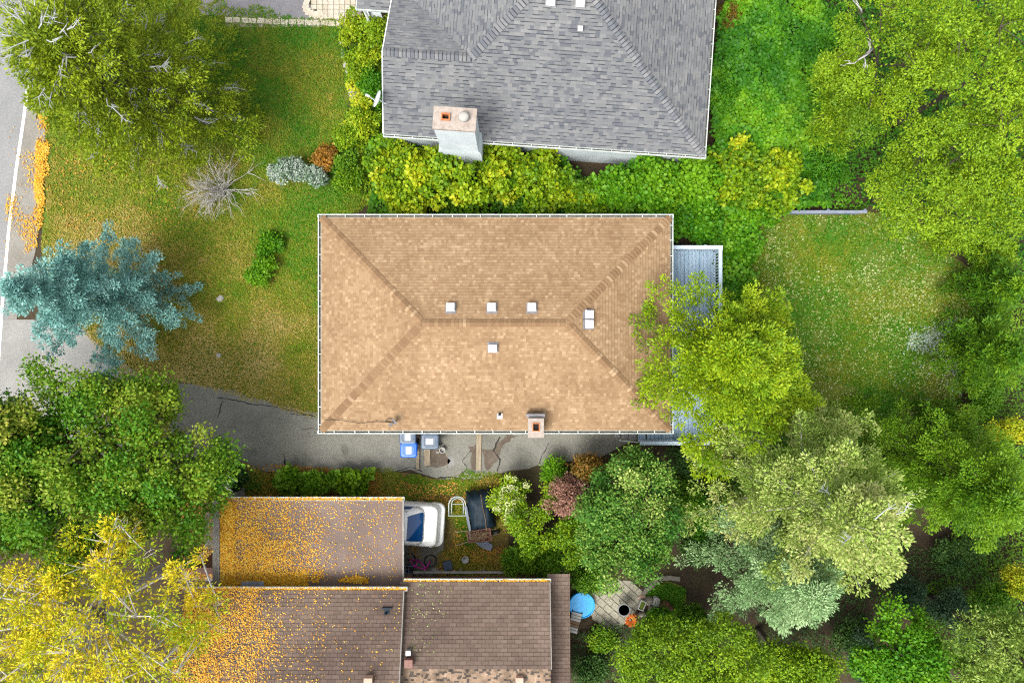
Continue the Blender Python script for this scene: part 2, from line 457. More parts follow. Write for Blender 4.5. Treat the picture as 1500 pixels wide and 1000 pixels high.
FRONT = [(72, -40), (505, 36), (512, 130), (498, 200), (545, 300), (478, 330), (478, 612), (395, 592), (290, 566), (175, 548), (110, 470), (60, 380), (66, 250)]
BACK = [(1090, 330), (1180, 312), (1330, 312), (1420, 400), (1440, 520), (1380, 640), (1240, 680), (1080, 690), (1070, 480)]
sheet('lawn', rough_edge(FRONT, 16, 4, 2), 0.004, M['lawn'], 'patchy front lawn, green to straw-coloured')
sheet('lawn', rough_edge(BACK, 16, 6, 3), 0.004, M['lawn'], 'weedy back lawn dotted with pale leaves')
sheet('lawn', rough_edge([(945, 862), (975, 852), (1000, 858), (1005, 878), (992, 896), (975, 902), (950, 880)], 6, 2, 66), 0.004, M['lawn'], 'small dark lawn beside the stone edging')
VERGE = [(290, 672), (420, 690), (560, 690), (640, 700), (735, 688), (735, 720), (600, 735), (290, 735)]
sheet('verge', rough_edge(VERGE, 14, 3, 5), 0.008, M['dry'], 'dry grass verge between driveway and carport')

# road, its edge line, shoulder, apron
sheet('road', [(-900, -900), (72, -900), (62, 60), (60, 160), (48, 360), (22, 470), (-40, 620), (-300, 1900), (-900, 1900)], 0.012, M['road'], 'light grey road with white edge line')
sheet('road_shoulder', [(41, 100), (72, 100), (66, 200), (60, 300), (52, 370), (24, 470), (12, 470), (12, 380)], 0.016, M['shoulder'], 'gritty road shoulder strewn with orange leaves')
ln = MB()
lp = [(48, 60), (42, 120), (36, 168), (24, 250), (13, 340), (6, 420), (0, 500), (-6, 600)]
for (a, b_), (c, d) in zip(lp[:-1], lp[1:]):
    p, q = P(a, b_), P(c, d)
    n = Vector((-(q - p).y, (q - p).x, 0)).normalized() * 0.06
    ln.add([p - n + Vector((0, 0, .021)), p + n + Vector((0, 0, .021)), q + n + Vector((0, 0, .021)), q - n + Vector((0, 0, .021))], [(0, 1, 2, 3)])
tag(ln.build('road_edge_line', M['line']), 'white painted line along the road edge', kind='structure')
sheet('driveway_apron', [(2, 468), (110, 468), (150, 510), (205, 548), (215, 620), (120, 640), (-120, 640), (-20, 560)], 0.020, M['apron'], 'pale concrete driveway apron at the road')

DRIVE = [(120, 545), (200, 548), (290, 563), (340, 572), (400, 590), (470, 606), (560, 600), (940, 600), (940, 640), (880, 668), (800, 680), (735, 690), (700, 702), (640, 700), (600, 688), (540, 693), (470, 694), (400, 690), (350, 684), (300, 690), (200, 690), (100, 640)]
sheet('driveway', rough_edge(DRIVE, 12, 2.2, 8), 0.024, M['asphalt'], 'cracked grey asphalt driveway')
# cracks and seams in the driveway: narrow, wandering, filled with dirt
cr = random.Random(4)
def crack(pts, w0, seed):
    r = random.Random(seed); b = MB(); path = []
    for (a, c), (d, e) in zip(pts[:-1], pts[1:]):
        n = max(2, int(math.hypot(d - a, e - c) / 5))
        for k in range(n):
            t = k / n; path.append((a + (d - a) * t + r.uniform(-1, 1), c + (e - c) * t + r.uniform(-1, 1)))
    path.append(pts[-1])
    L, R_ = [], []
    for i, (x, y) in enumerate(path):
        x2, y2 = path[min(i + 1, len(path) - 1)]; x1, y1 = path[max(i - 1, 0)]
        l = math.hypot(x2 - x1, y2 - y1) or 1
        w = w0 * r.uniform(0.2, 1.0)
        L.append(P(x - (y2 - y1) / l * w, y + (x2 - x1) / l * w, .029)); R_.append(P(x + (y2 - y1) / l * w, y - (x2 - x1) / l * w, .029))
    n = len(path)
    b.add(L + R_, [(i, i + 1, n + i + 1, n + i) for i in range(n - 1)])
    tag(b.build('driveway_crack', M['crack']), kind='structure')
for i, (pts, w) in enumerate([([(318, 582), (345, 586), (372, 592), (398, 594), (430, 602), (462, 610)], 1.0), ([(416, 664), (417, 676), (416, 688)], 1.8), ([(425, 606), (446, 608)], .8),
        ([(322, 600), (326, 588), (318, 612)], .8), ([(733, 640), (722, 660), (733, 672), (728, 690)], 1.6), ([(672, 698), (685, 684), (676, 676), (690, 660)], .8), ([(640, 700), (660, 698), (690, 704), (730, 694)], 1.3),
        ([(440, 630), (456, 627), (470, 629)], .7), ([(790, 678), (798, 660), (804, 648)], .9), ([(570, 694), (600, 684), (618, 690)], 1.0)]):
    crack(pts, w, i)
DIRT = [[(618, 655), (648, 658), (660, 672), (650, 684), (625, 682)], [(688, 655), (700, 650), (704, 690), (692, 688)], [(707, 658), (724, 655), (736, 640), (760, 636), (740, 652), (730, 672), (712, 690)]]
for i, d in enumerate(DIRT): sheet('dirt_patch', rough_edge(d, 6, 2.5, 30 + i), 0.0275, M['dirt'])

# neighbour's drive, its pavers and edging blocks, each stone a piece
sheet('neighbour_driveway', [(300, -200), (462, -200), (448, 0), (460, 14), (474, 27), (330, 24), (290, 22)], 0.012, M['neighdrive'], 'dark asphalt drive of the grey-roofed house')
base = sheet('paved_walk', [(445, -60), (530, -60), (530, 40), (330, 40), (330, 22), (474, 25)], 0.008, M['mortar'], 'cream paver walk and edging by the neighbour drive')
def paver_mesh(w, d, h=0.03):
    b = MB(); c = 0.012
    x, y = w / 2, d / 2
    b.loft([[(-x, -y, 0), (x, -y, 0), (x, y, 0), (-x, y, 0)], [(-x, -y, h - c), (x, -y, h - c), (x, y, h - c), (-x, y, h - c)], [(-x + c, -y + c, h), (x - c, -y + c, h), (x - c, y - c, h), (-x + c, y - c, h)]], cap0=False)
    me = bpy.data.meshes.new('paver'); me.from_pydata(b.v, [], b.f); me.materials.append(M['paver']); me.update()
    return me
pm1, pm2 = paver_mesh(0.30, 0.22), paver_mesh(0.40, 0.24)
r = random.Random(3)
for k in range(17):                                    # edging blocks along the drive
    q = P(336 + k * 11.6 + r.uniform(-.4, .4), 30.0 + k * 0.36 + r.uniform(-.5, .5))
    o = link_mesh('paver', pm1, base, Matrix.Translation((q.x, q.y, 0.010 + r.uniform(0, .006))) @ Matrix.Rotation(r.uniform(-.05, .05) - .03, 4, 'Z'))
    q = P(341 + k * 11.6 + r.uniform(-.4, .4), 38.2 + k * 0.3)
pm3 = paver_mesh(0.215, 0.18)
for k in range(10):
    for j in range(6):
        x, y = 452 + k * 8.2, -10 + j * 7.0
        if x < 452 + max(0, y - 2) * .9 or x > 522 or y > 26: continue
        q = P(x, y)
        link_mesh('paver', pm3, base, Matrix.Translation((q.x, q.y, 0.010 + r.uniform(0, .006))) @ Matrix.Rotation(r.uniform(-.03, .03), 4, 'Z'))
for k in range(7):                                     # curved border
    a = math.radians(200 - k * 16)
    q = P(478 + 30 * math.cos(a), -8 + 32 * math.sin(math.radians(20 + k * 11)))
    link_mesh('paver', pm1, base, Matrix.Translation((q.x, q.y, 0.018)) @ Matrix.Rotation(math.radians(60 + k * 9), 4, 'Z'))

# paved ground round the carport and its yard
sheet('carport_yard', [(270, 728), (745, 728), (745, 850), (270, 850)], 0.012, M['dry'], 'leaf strewn yard beside the carport')
sheet('carport_floor', [(300, 735), (655, 735), (650, 800), (640, 850), (300, 850)], 0.016, M['asphalt'], 'dark parking strip under the carport')

# patio of diagonal slabs
PATIO = [(862, 868), (880, 852), (905, 850), (925, 852), (940, 862), (938, 880), (930, 898), (905, 922), (885, 925), (868, 905)]
pat = sheet('patio', rough_edge(PATIO, 8, 2, 9), 0.006, M['slab'], 'stone patio laid diagonally beside the blue pool')
pp = poly_px(PATIO)
slabs = {}
cx, cy = P(902, 888)[:2]
r = random.Random(12)
for i in range(-7, 8):
    for j in range(-7, 8):
        w, d = 0.36, 0.27
        off = (j % 2) * w / 2
        u, v = i * w + off, j * d
        a = math.radians(-42)
        x, y = cx + u * math.cos(a) - v * math.sin(a), cy + u * math.sin(a) + v * math.cos(a)
        if not inside(pp, [x], [y])[0]: continue
        kind = r.choice([0, 0, 1])
        if kind not in slabs:
            slabs[kind] = paver_mesh(w - .025, d - .025, 0.028); slabs[kind].materials.clear(); slabs[kind].materials.append(M['slab'])
        link_mesh('paving_stone', slabs[kind], pat, Matrix.Translation((x, y, 0.010 + r.uniform(0, .006))) @ Matrix.Rotation(a + r.uniform(-.02, .02), 4, 'Z'))

# ------------------------------------------------------------------ roofs
def poly_span(poly, v):
    xs = []
    n = len(poly)
    for i in range(n):
        (a0, b0), (a1, b1) = poly[i], poly[(i + 1) % n]
        if b0 == b1: continue
        t = (v - b0) / (b1 - b0)
        if -1e-9 <= t <= 1 + 1e-9: xs.append(a0 + (a1 - a0) * t)
    return (min(xs), max(xs)) if xs else None


class Slope:
    """a roof plane: eave origin O, unit eave direction e (plan), inward plan direction b, pitch; polygon in plan (a along, b in)"""
    def __init__(self, O, e, b, pitch, poly):
        self.O, self.e, self.b, self.p, self.poly = Vector(O), Vector((*e, 0)), Vector((*b, 0)), pitch, poly
        self.k = math.sqrt(1 + pitch * pitch)
        self.vd = (self.b + Vector((0, 0, pitch))) / self.k
        self.n = self.e.cross(self.vd)
        if self.n.z < 0: self.n = -self.n

    def at(self, a, s, h=0.0):                       # s = distance up the slope
        return self.O + self.e * a + self.vd * s + self.n * h

    def deck(self, mb, h=-0.01, mi=0):
        vs = [self.at(a, b * self.k, h) for a, b in self.poly]
        f = tuple(range(len(vs)))
        nrm = (vs[1] - vs[0]).cross(vs[2] - vs[1])
        if nrm.z < 0: f = f[::-1]
        mb.add(vs, [f], mi)

    def tabs(self, expo, wmin, wmax, rng, gap=0.0):
        pol = [(a, b * self.k) for a, b in self.poly]
        smax = max(b for a, b in pol)
        s = 0.0; row = 0
        while s < smax - 0.02:
            s1 = min(s + expo * 1.12, smax)
            lo, hi = poly_span(pol, s), poly_span(pol, s1)
            if lo and hi:
                a = min(lo[0], hi[0]) - rng.uniform(0, wmax)
                end = max(lo[1], hi[1])
                if gap: a = math.floor(min(lo[0], hi[0]) / wmax) * wmax - wmax * (0.5 if row % 2 else 0.0)
                while a < end:
                    w = rng.uniform(wmin, wmax)
                    q = [max(lo[0], a), min(lo[1], a + w - gap), min(hi[1], a + w - gap), max(hi[0], a)]
                    full = q[0] == a and q[3] == a and q[1] == q[2] == a + w - gap
                    if q[1] - q[0] > 0.012 or q[2] - q[3] > 0.012:
                        q[1] = max(q[1], q[0]); q[2] = max(q[2], q[3])
                        yield row, s, s1, q, full
                    a += w
            s += expo; row += 1

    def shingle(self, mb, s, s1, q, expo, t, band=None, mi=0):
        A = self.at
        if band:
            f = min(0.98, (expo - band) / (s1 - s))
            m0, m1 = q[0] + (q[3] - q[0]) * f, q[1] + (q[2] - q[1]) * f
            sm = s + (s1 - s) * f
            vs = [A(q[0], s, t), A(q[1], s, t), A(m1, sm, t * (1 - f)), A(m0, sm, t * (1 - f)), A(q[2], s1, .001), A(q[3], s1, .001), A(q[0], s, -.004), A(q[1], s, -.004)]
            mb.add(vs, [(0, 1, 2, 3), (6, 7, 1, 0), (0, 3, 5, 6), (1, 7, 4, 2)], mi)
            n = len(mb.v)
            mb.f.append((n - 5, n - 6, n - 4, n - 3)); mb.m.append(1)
        else:
            vs = [A(q[0], s, t), A(q[1], s, t), A(q[2], s1, .001), A(q[3], s1, .001), A(q[0], s, -.004), A(q[1], s, -.004)]
            mb.add(vs, [(0, 1, 2, 3), (4, 5, 1, 0), (0, 3, 4), (1, 5, 2)], mi)


def ridge_caps(p0, p1, na, nb, mat, parent, off, expo=0.14, half=0.145, t=0.03, rng=random, band=None):
    """caps folded over a ridge or hip from p0 (low) to p1; na, nb = normals of the two planes"""
    p0, p1 = Vector(p0), Vector(p1)
    d = (p1 - p0).normalized()
    up = (Vector(na) + Vector(nb)).normalized()
    up = (up - d * up.dot(d)).normalized()
    sa = d.cross(Vector(na)).normalized(); sb = d.cross(Vector(nb)).normalized()
    if sa.dot(sb) > 0: sb = -sb
    if sa.z > 0: sa = -sa
    if sb.z > 0: sb = -sb
    me = {}
    Lc = expo * 1.25
    for var in range(3):
        b = MB()
        vs = []
        for (s, h) in ((0, t + .012), (Lc, .010)):
            vs += [sa * half + up * h + d * s, up * (h + .012) + d * s, sb * half + up * h + d * s]
        vs += [sa * half + up * -.01, up * 0.0, sb * half + up * -.01]
        s_ = expo - .022 - .008 * var; h_ = (t + .012) * (1 - s_ / Lc) + .010 * s_ / Lc
        vs += [sa * half + up * h_ + d * s_, up * (h_ + .012) + d * s_, sb * half + up * h_ + d * s_]
        b.add(vs, [(0, 1, 10, 9), (1, 2, 11, 10), (6, 7, 1, 0), (7, 8, 2, 1), (0, 9, 3, 6), (2, 8, 5, 11)])
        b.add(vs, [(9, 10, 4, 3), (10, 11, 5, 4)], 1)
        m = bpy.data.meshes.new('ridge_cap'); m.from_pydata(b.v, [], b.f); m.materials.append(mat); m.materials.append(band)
        m.polygons.foreach_set('material_index', b.m); m.update(); me[var] = m
    n = int((p1 - p0).length / expo)
    for i in range(n):
        q = p0 + d * (i * expo) - Vector(off)
        o = link_mesh('ridge_cap', me[i % 3], parent, Matrix.Translation(q) @ Matrix.Rotation(rng.uniform(-.03, .03), 4, d))


def gutter(name, p, q, inward, mat, parent, off, w=0.12, hangers=0.62, seed=0, fill=None):
    """open U channel from p to q; inward = plan direction to the house"""
    p, q = Vector(p), Vector(q); d = (q - p).normalized(); L = (q - p).length; inn = Vector((*inward, 0)).normalized()
    R = Matrix((( d.x, inn.x, 0, p.x), (d.y, inn.y, 0, p.y), (d.z, inn.z, 1, p.z), (0, 0, 0, 1)))
    b = MB(off)
    b.box(0, L, 0, .026, -.11, 0, 0, R); b.box(0, L, w - .012, w, -.11, 0, 0, R); b.box(0, L, .026, w - .012, -.11, -.095, 1, R)
    b.box(-.014, 0, 0, w, -.11, 0, 0, R); b.box(L, L + .014, 0, w, -.11, 0, 0, R)
    r = random.Random(seed); x = r.uniform(.2, .6)
    while x < L - .1:
        b.box(x, x + .022, .026, w - .012, -.022, -.004, 0, R); x += hangers * r.uniform(.8, 1.25)
    return b.build(name, [mat, M['gutter_in']], parent)


def wall_box(mb, pts, z0, z1):
    mb.loft([[(x, y, z0) for x, y in pts], [(x, y, z1) for x, y in pts]])


def vent(parent, off, c, slope, size=0.34, mat=None, rz=0.0):
    """box-shaped roof exhaust vent: flange, stem and hooded cap, set level with the slope"""
    n = slope.n; e = slope.e; v = slope.vd
    R = Matrix(((e.x, v.x, n.x, c[0]), (e.y, v.y, n.y, c[1]), (e.z, v.z, n.z, c[2]), (0, 0, 0, 1)))
    s = size / 2
    b = MB(off); b.box(-s * 1.25, s * 1.25, -s * 1.3, s * 1.3, .014, .03, 0, R)
    o = b.build('roof_vent', M['lead'], parent)
    b = MB(off); b.box(-s * .8, s * .8, -s * .8, s * .8, .03, .11, 0, R); b.build('stem', M['lead'], o)
    b = MB(off)
    b.loft([[(-s, -s, .10), (s, -s, .10), (s, s, .10), (-s, s, .10)], [(-s, -s, .17), (s, -s, .17), (s, s, .17), (-s, s, .17)], [(-s * .86, -s * .86, .2), (s * .86, -s * .86, .2), (s * .86, s * .86, .2), (-s * .86, s * .86, .2)]], M=R)
    b.build('hood', mat or M['vent'], o)
    return o


# ---- the tan bungalow
ZE, PT = 2.8, 0.384
xl, xr, ys, yn = -6.98, 5.78, -3.25, 4.53
hb = (yn - ys) / 2; yr = (yn + ys) / 2
TO = (-0.6, yr, 0)
tan = empty('bungalow', TO, 'bungalow with tan shingled hip roof, six roof vents and white gutters', 'house')
W_, D_ = xr - xl, yn - ys
SS = Slope((xl, ys, ZE), (1, 0), (0, 1), PT, [(0, 0), (W_, 0), (W_ - hb, hb), (hb, hb)])
SN = Slope((xr, yn, ZE), (-1, 0), (0, -1), PT, [(0, 0), (W_, 0), (W_ - hb, hb), (hb, hb)])
SW = Slope((xl, yn, ZE), (0, -1), (1, 0), PT, [(0, 0), (D_, 0), (hb, hb)])
SE = Slope((xr, ys, ZE), (0, 1), (-1, 0), PT, [(0, 0), (D_, 0), (hb, hb)])
b = MB(TO)
for s in (SS, SN, SW, SE): s.deck(b)
roof = b.build('roof', M['tandeck'], tan)
rg = random.Random(21)
b = MB(TO)
for s in (SS, SN, SW, SE):
    for row, s0, s1, q, full in s.tabs(0.116, .08, .14, rg):
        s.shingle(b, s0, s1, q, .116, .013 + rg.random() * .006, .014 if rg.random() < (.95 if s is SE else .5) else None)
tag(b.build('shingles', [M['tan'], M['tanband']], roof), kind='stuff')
zr = ZE + hb * PT
for (c, e_, A, B) in (((xl, ys, ZE), (xl + hb, yr, zr), SS, SW), ((xr, ys, ZE), (xr - hb, yr, zr), SS, SE), ((xl, yn, ZE), (xl + hb, yr, zr), SN, SW), ((xr, yn, ZE), (xr - hb, yr, zr), SN, SE), ((xl + hb, yr, zr), (xr - hb, yr, zr), SS, SN)):
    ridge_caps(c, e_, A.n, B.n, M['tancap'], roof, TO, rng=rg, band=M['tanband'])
gz = ZE - .005
gutter('gutter', (xl - .13, yn + .13, gz), (xr + .13, yn + .13, gz), (0, -1), M['gutter'], tan, TO, seed=1)
gutter('gutter', (xl - .13, ys - .13, gz), (xr + .13, ys - .13, gz), (0, 1), M['gutter'], tan, TO, seed=2)
gutter('gutter', (xl - .13, ys - .1, gz - .003), (xl - .13, yn + .1, gz - .003), (1, 0), M['gutter'], tan, TO, seed=3)
gutter('gutter', (xr + .13, ys - .1, gz - .003), (xr + .13, yn + .1, gz - .003), (-1, 0), M['gutter'], tan, TO, seed=4)
b = MB(TO)
for (x0, x1, y0, y1) in ((xl + .002, xr - .002, yn - .03, yn - .005), (xl + .002, xr - .002, ys + .005, ys + .03), (xl + .005, xl + .03, ys + .03, yn - .03), (xr - .03, xr - .005, ys + .03, yn - .03)):
    b.box(x0, x1, y0, y1, ZE - .17, ZE - .02)
b.build('fascia', M['white'], tan)
b = MB(TO); b.box(xl + .03, xr - .03, ys + .03, yn - .03, ZE - .19, ZE - .17); b.build('soffit', M['white'], tan)
b = MB(TO); wall_box(b, [(xl + .5, ys + .5), (xr - .5, ys + .5), (xr - .5, yn - .5), (xl + .5, yn - .5)], 0, ZE - .19); b.build('wall', M['brick'], tan)
def window(parent, off, x, y, z, w, h, nx, ny):
    """framed window on an axis aligned wall, facing (nx, ny)"""
    R = Matrix.Translation((x, y, z)) @ Matrix.Rotation(math.atan2(ny, nx) - math.pi / 2 + math.pi, 4, 'Z')
    b = MB(off)
    for (x0, x1, z0, z1) in ((-w / 2, w / 2, h - .07, h), (-w / 2, w / 2, 0, .07), (-w / 2, -w / 2 + .07, .07, h - .07), (w / 2 - .07, w / 2, .07, h - .07), (-.03, .03, .07, h - .07)):
        b.box(x0, x1, -.04, .05, z0, z1, 0, R)
    o = b.build('window', M['white'], parent)
    b = MB(off); b.box(-w / 2 + .07, w / 2 - .07, -.01, .03, .07, h - .07, 0, R); b.build('pane', M['glass'], o)
    b = MB(off); b.box(-w / 2 - .05, w / 2 + .05, -.1, -.042, -.05, -.002, 0, R); b.build('sill', M['concrete'], o)
for wx in (-5.0, -2.2, 0.9, 3.6): window(tan, TO, wx, ys + .5, 1.0, 1.1, .9, 0, -1)
for wx in (-5.0, -2.2, 0.9, 3.6): window(tan, TO, wx, yn - .5, 1.0, 1.1, .9, 0, 1)
for wy in (-1.6, 1.0, 2.9): window(tan, TO, xl + .5, wy, 0.8, 1.4, 1.2, -1, 0)

def on_slope(s, px, py):
    """point of a roof plane seen at a photo pixel"""
    z = 3.5
    for _ in range(12):
        q = P(px, py, z); d = (Vector((q.x, q.y, 0)) - Vector((s.O.x, s.O.y, 0))).dot(s.b)
        z = s.O.z + d * s.p
    return P(px, py, z)
for (px, py, s) in ((660.5, 452, SN), (720.5, 452, SN), (779, 452, SN), (861, 460.5, SE), (861, 474.5, SE), (722, 508, SS)):
    c = on_slope(s, px, py); vent(tan, TO, c, s, .30)
# plumbing stack and the small chimney
c = on_slope(SS, 732, 606)
b = MB(TO); b.tube([c + Vector((0, 0, -.05)), c + Vector((0, 0, .28))], .05, 10); st = b.build('plumbing_vent', M['black'], tan, True)
b = MB(TO); b.box(c.x - .1, c.x + .1, c.y - .18, c.y + .06, c.z - .09, c.z + .012); b.build('flashing', M['vent'], st)
c = on_slope(SS, 784, 622)
w = .26
b = MB(TO); b.box(c.x - w, c.x + w, c.y - .33, c.y + .3, 2.5, 3.62); ch = b.build('chimney', M['mortar'], tan, bevel=.015)
b = MB(TO)
for (x0, x1, y0, y1) in ((-.28, .28, -.36, -.1), (-.28, .28, .14, .33), (-.28, -.1, -.1, .14), (.1, .28, -.1, .14)):
    b.box(c.x + x0, c.x + x1, c.y + y0, c.y + y1, 3.62, 3.69)
b.build('chimney_cap', M['mortar'], ch)
b = MB(TO); b.box(c.x - .1, c.x + .1, c.y - .1, c.y + .14, 3.621, 3.63); b.build('flue_opening', M['soot'], ch)
b = MB(TO)
for (x0, x1, y0, y1) in ((-.13, .13, -.13, -.1), (-.13, .13, .14, .17), (-.13, -.1, -.1, .14), (.1, .13, -.1, .14)):
    b.box(c.x + x0, c.x + x1, c.y + y0, c.y + y1, 3.632, 3.74)
b.build('flue', M['clay'], ch)
b = MB(TO); b.box(c.x - .33, c.x + .33, c.y + .34, c.y + .46, 3.15, 3.52); b.build('saddle_flashing', M['lead'], ch)
# antenna on the roof with its cable
c = on_slope(SS, 577, 617)
an = empty('satellite_dish', c, 'small grey dish with trailing cable on the tan roof', 'satellite dish')
def dish(parent, off, c, r, aim, mat):
    aim = Vector(aim).normalized(); a = aim.cross(Vector((0, 0, 1))).normalized(); u = a.cross(aim)
    rings = []
    for k in range(5):
        t = k / 4; rings.append([c + (a * math.cos(q) * r * t + u * math.sin(q) * r * 1.1 * t) + aim * (t * t * r * .28) for q in [2 * math.pi * i / 18 for i in range(18)]])
    back = [[p - aim * .02 for p in rr] for rr in rings]
    b = MB(off); b.loft(rings + back[::-1], cap0=False, cap1=False); b.build('reflector', mat, parent, True)
    b = MB(off); tip = c + aim * r * 1.25 - u * r * .35
    b.tube([c - u * r * 1.05 + aim * .05, tip], .018, 6); arm = b.build('feed_arm', mat, parent)
    b = MB(off); b.tube([tip - aim * .05, tip + aim * .09], .045, 10); b.build('receiver', mat, parent)
    return a, u
dish(an, c, c + Vector((.1, .05, .36)), .14, (-.6, -.5, .35), M['lead'])
b = MB(c); b.tube([c + Vector((.12, .06, -.05)), c + Vector((.12, .06, .38))], .022, 8); b.build('mast', M['lead'], an)
b = MB(c)
b.tube([c + Vector((.1, 0, .03)), c + Vector((-.12, -.02, .05)), c + Vector((-.3, .03, .06)), c + Vector((-.18, .12, .1)), c + Vector((-.05, .1, .1))], .012, 5)
q0 = c + Vector((-.1, -.04, .035)); b.tube([q0, q0 + Vector((-.5, .05, .06)), q0 + Vector((-1.1, -.02, .06)), q0 + Vector((-1.8, .1, .1)), q0 + Vector((-2.4, .12, .12))], .010, 5)
b.build('cable', M['black'], an)

# ---- the grey house
GZ, GP = 3.0, 0.42
sw = Vector((-4.665, 7.54, 0)); ang = -math.radians(3.9)
ex = Vector((math.cos(ang), math.sin(ang), 0)); ey = Vector((-math.sin(ang), math.cos(ang), 0))
def GL(a, b_, z=0): q = sw + ex * a + ey * b_; return Vector((q.x, q.y, z))
LG, BM, BW, AW = 11.64, 5.0, 2.55, 0.53
GO = GL(6, 5)
grey = empty('grey_roofed_house', GO, 'house with grey shingled roof and tall white chimney', 'house')
def gs(a0, b0, e, bdir, poly): return Slope(GL(a0, b0, GZ), (e.x, e.y), (bdir.x, bdir.y), GP, poly)
g_s = gs(0, 0, ex, ey, [(0, 0), (LG, 0), (LG - BM, BM), (AW + BM, BM), (AW + BW, BW), (0, BW)])
g_e = gs(LG, 0, ey, -ex, [(0, 0), (2 * BM, 0), (BM, BM)])
g_w = gs(AW, 2 * BM, -ey, ex, [(0, 0), (2 * BM - 2 * BW, 0), (2 * BM - BW, BW), (BM, BM)])
g_n = gs(LG, 2 * BM, -ex, -ey, [(0, 0), (LG - AW, 0), (LG - AW - BM, BM), (BM, BM)])
g_wn = gs(AW + BW, 2 * BW, -ex, -ey, [(BW, 0), (BW + AW, 0), (BW + AW, BW), (0, BW)])
b = MB(GO)
for s in (g_s, g_e, g_w, g_n, g_wn): s.deck(b, -.012)
groof = b.build('roof', M['greydeck'], grey)
rg = random.Random(5)
b = MB(GO)
for s in (g_s, g_e, g_w, g_wn, g_n):
    for row, s0, s1, q, full in s.tabs(0.118, .11, .25, rg):
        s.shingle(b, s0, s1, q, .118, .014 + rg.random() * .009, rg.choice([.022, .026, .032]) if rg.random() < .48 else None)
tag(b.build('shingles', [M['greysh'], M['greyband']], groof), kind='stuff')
def gz_(bb): return GZ + bb * GP
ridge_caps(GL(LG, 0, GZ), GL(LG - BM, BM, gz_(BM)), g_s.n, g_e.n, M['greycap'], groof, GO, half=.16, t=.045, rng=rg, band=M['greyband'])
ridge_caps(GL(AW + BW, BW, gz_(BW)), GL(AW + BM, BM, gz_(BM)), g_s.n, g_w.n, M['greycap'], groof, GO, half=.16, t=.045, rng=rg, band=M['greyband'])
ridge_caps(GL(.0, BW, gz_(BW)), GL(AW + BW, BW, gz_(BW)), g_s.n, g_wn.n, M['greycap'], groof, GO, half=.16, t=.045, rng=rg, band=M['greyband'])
b = MB(GO)
nx = ex
for (p, q) in ((GL(0, 0, GZ), GL(0, BW, gz_(BW))), (GL(0, 2 * BW, GZ), GL(0, BW, gz_(BW)))):     # white rake boards on the gable
    b.loft([[p - nx * .035 + Vector((0, 0, .03)), p + Vector((0, 0, .03)), p + Vector((0, 0, -.2)), p - nx * .035 + Vector((0, 0, -.2))], [q - nx * .035 + Vector((0, 0, .03)), q + Vector((0, 0, .03)), q + Vector((0, 0, -.2)), q - nx * .035 + Vector((0, 0, -.2))]])
b.build('rake_board', M['white'], grey)
gutter('gutter', GL(0, -.1, GZ - .01), GL(2.12, -.1, GZ - .01), (ey.x, ey.y), M['gutter'], grey, GO, w=.1, seed=11)
gutter('gutter', GL(3.62, -.1, GZ - .01), GL(LG + .1, -.1, GZ - .01), (ey.x, ey.y), M['gutter'], grey, GO, w=.1, seed=12)
gutter('gutter', GL(LG + .1, 0, GZ - .013), GL(LG + .1, 2 * BM, GZ - .013), (-ex.x, -ex.y), M['gutter'], grey, GO, w=.1, seed=13)
b = MB(GO)
wl = [GL(.3, .28), GL(LG - .3, .28), GL(LG - .3, 2 * BM - .3), GL(.9, 2 * BM - .3), GL(.9, 2 * BW - .2), GL(.3, 2 * BW - .2)]
wall_box(b, [(q.x, q.y) for q in wl], 0, GZ - .06)
gwall = b.build('wall', M['stucco'], grey)
b = MB(GO); p1, p2, p3 = GL(.3, .28, GZ - .06), GL(.3, 2 * BW - .2, GZ - .06), GL(.3, BW, gz_(BW) - .12)
b.add([p1, p2, p3], [(0, 2, 1)]); b.build('gable_wall', M['stucco'], grey)
# wall fittings on the south side: a slot window, a round vent and a downpipe
R = Matrix.Translation(GL(6.2, .28, 2.35)) @ Matrix.Rotation(ang, 4, 'Z')
b = MB(GO); b.box(-.45, .45, -.05, .02, -.06, .06, 0, R); gw = b.build('slot_window', M['white'], grey)
b = MB(GO); b.box(-.42, .42, -.062, -.052, -.035, .035, 0, R); b.build('pane', M['soot'], gw)
R = Matrix.Translation(GL(7.5, .28, 2.1)) @ Matrix.Rotation(ang, 4, 'Z') @ Matrix.Rotation(math.radians(90), 4, 'X')
b = MB(GO); b.disc((0, 0), .09, -.02, .07, 16, 0, R); b.build('wall_vent', M['white'], grey)
b = MB(GO); b.tube([GL(10.95, -.02, 2.88), GL(10.75, .16, 2.6), GL(10.7, .2, 2.4), GL(10.7, .2, .1)], .045, 8); b.build('downpipe', M['white'], grey, True)
# chimney
cA, cB = 2.16, 3.50
y0c, y1c = -.52, .18
b = MB(GO)
def cr_(a0, a1, b0, b1, z): return [GL(a0, b0, z), GL(a1, b0, z), GL(a1, b1, z), GL(a0, b1, z)]
b.loft([cr_(cA - .12, cB + .1, y0c, y1c + .1, 0), cr_(cA - .12, cB + .1, y0c, y1c + .1, 3.0), cr_(cA, cB, y0c + .02, y1c, 3.35), cr_(cA, cB, y0c + .02, y1c, 5.66)])
chim = b.build('chimney', M['stucco'], grey, bevel=.01)
b = MB(GO)
fz0, fz1 = 5.66, 5.78
fa, fb = cA + .24, cA + .52
fy0, fy1 = y0c + .27, y0c + .5
for (a0, a1, q0, q1) in ((cA - .03, cB + .03, y0c - .01, fy0), (cA - .03, cB + .03, fy1, y1c + .03), (cA - .03, fa, fy0, fy1), (fb, cB + .03, fy0, fy1)):
    b.loft([cr_(a0, a1, q0, q1, fz0), cr_(a0, a1, q0, q1, fz1)])
b.build('chimney_cap', M['mortar'], chim)
b = MB(GO)
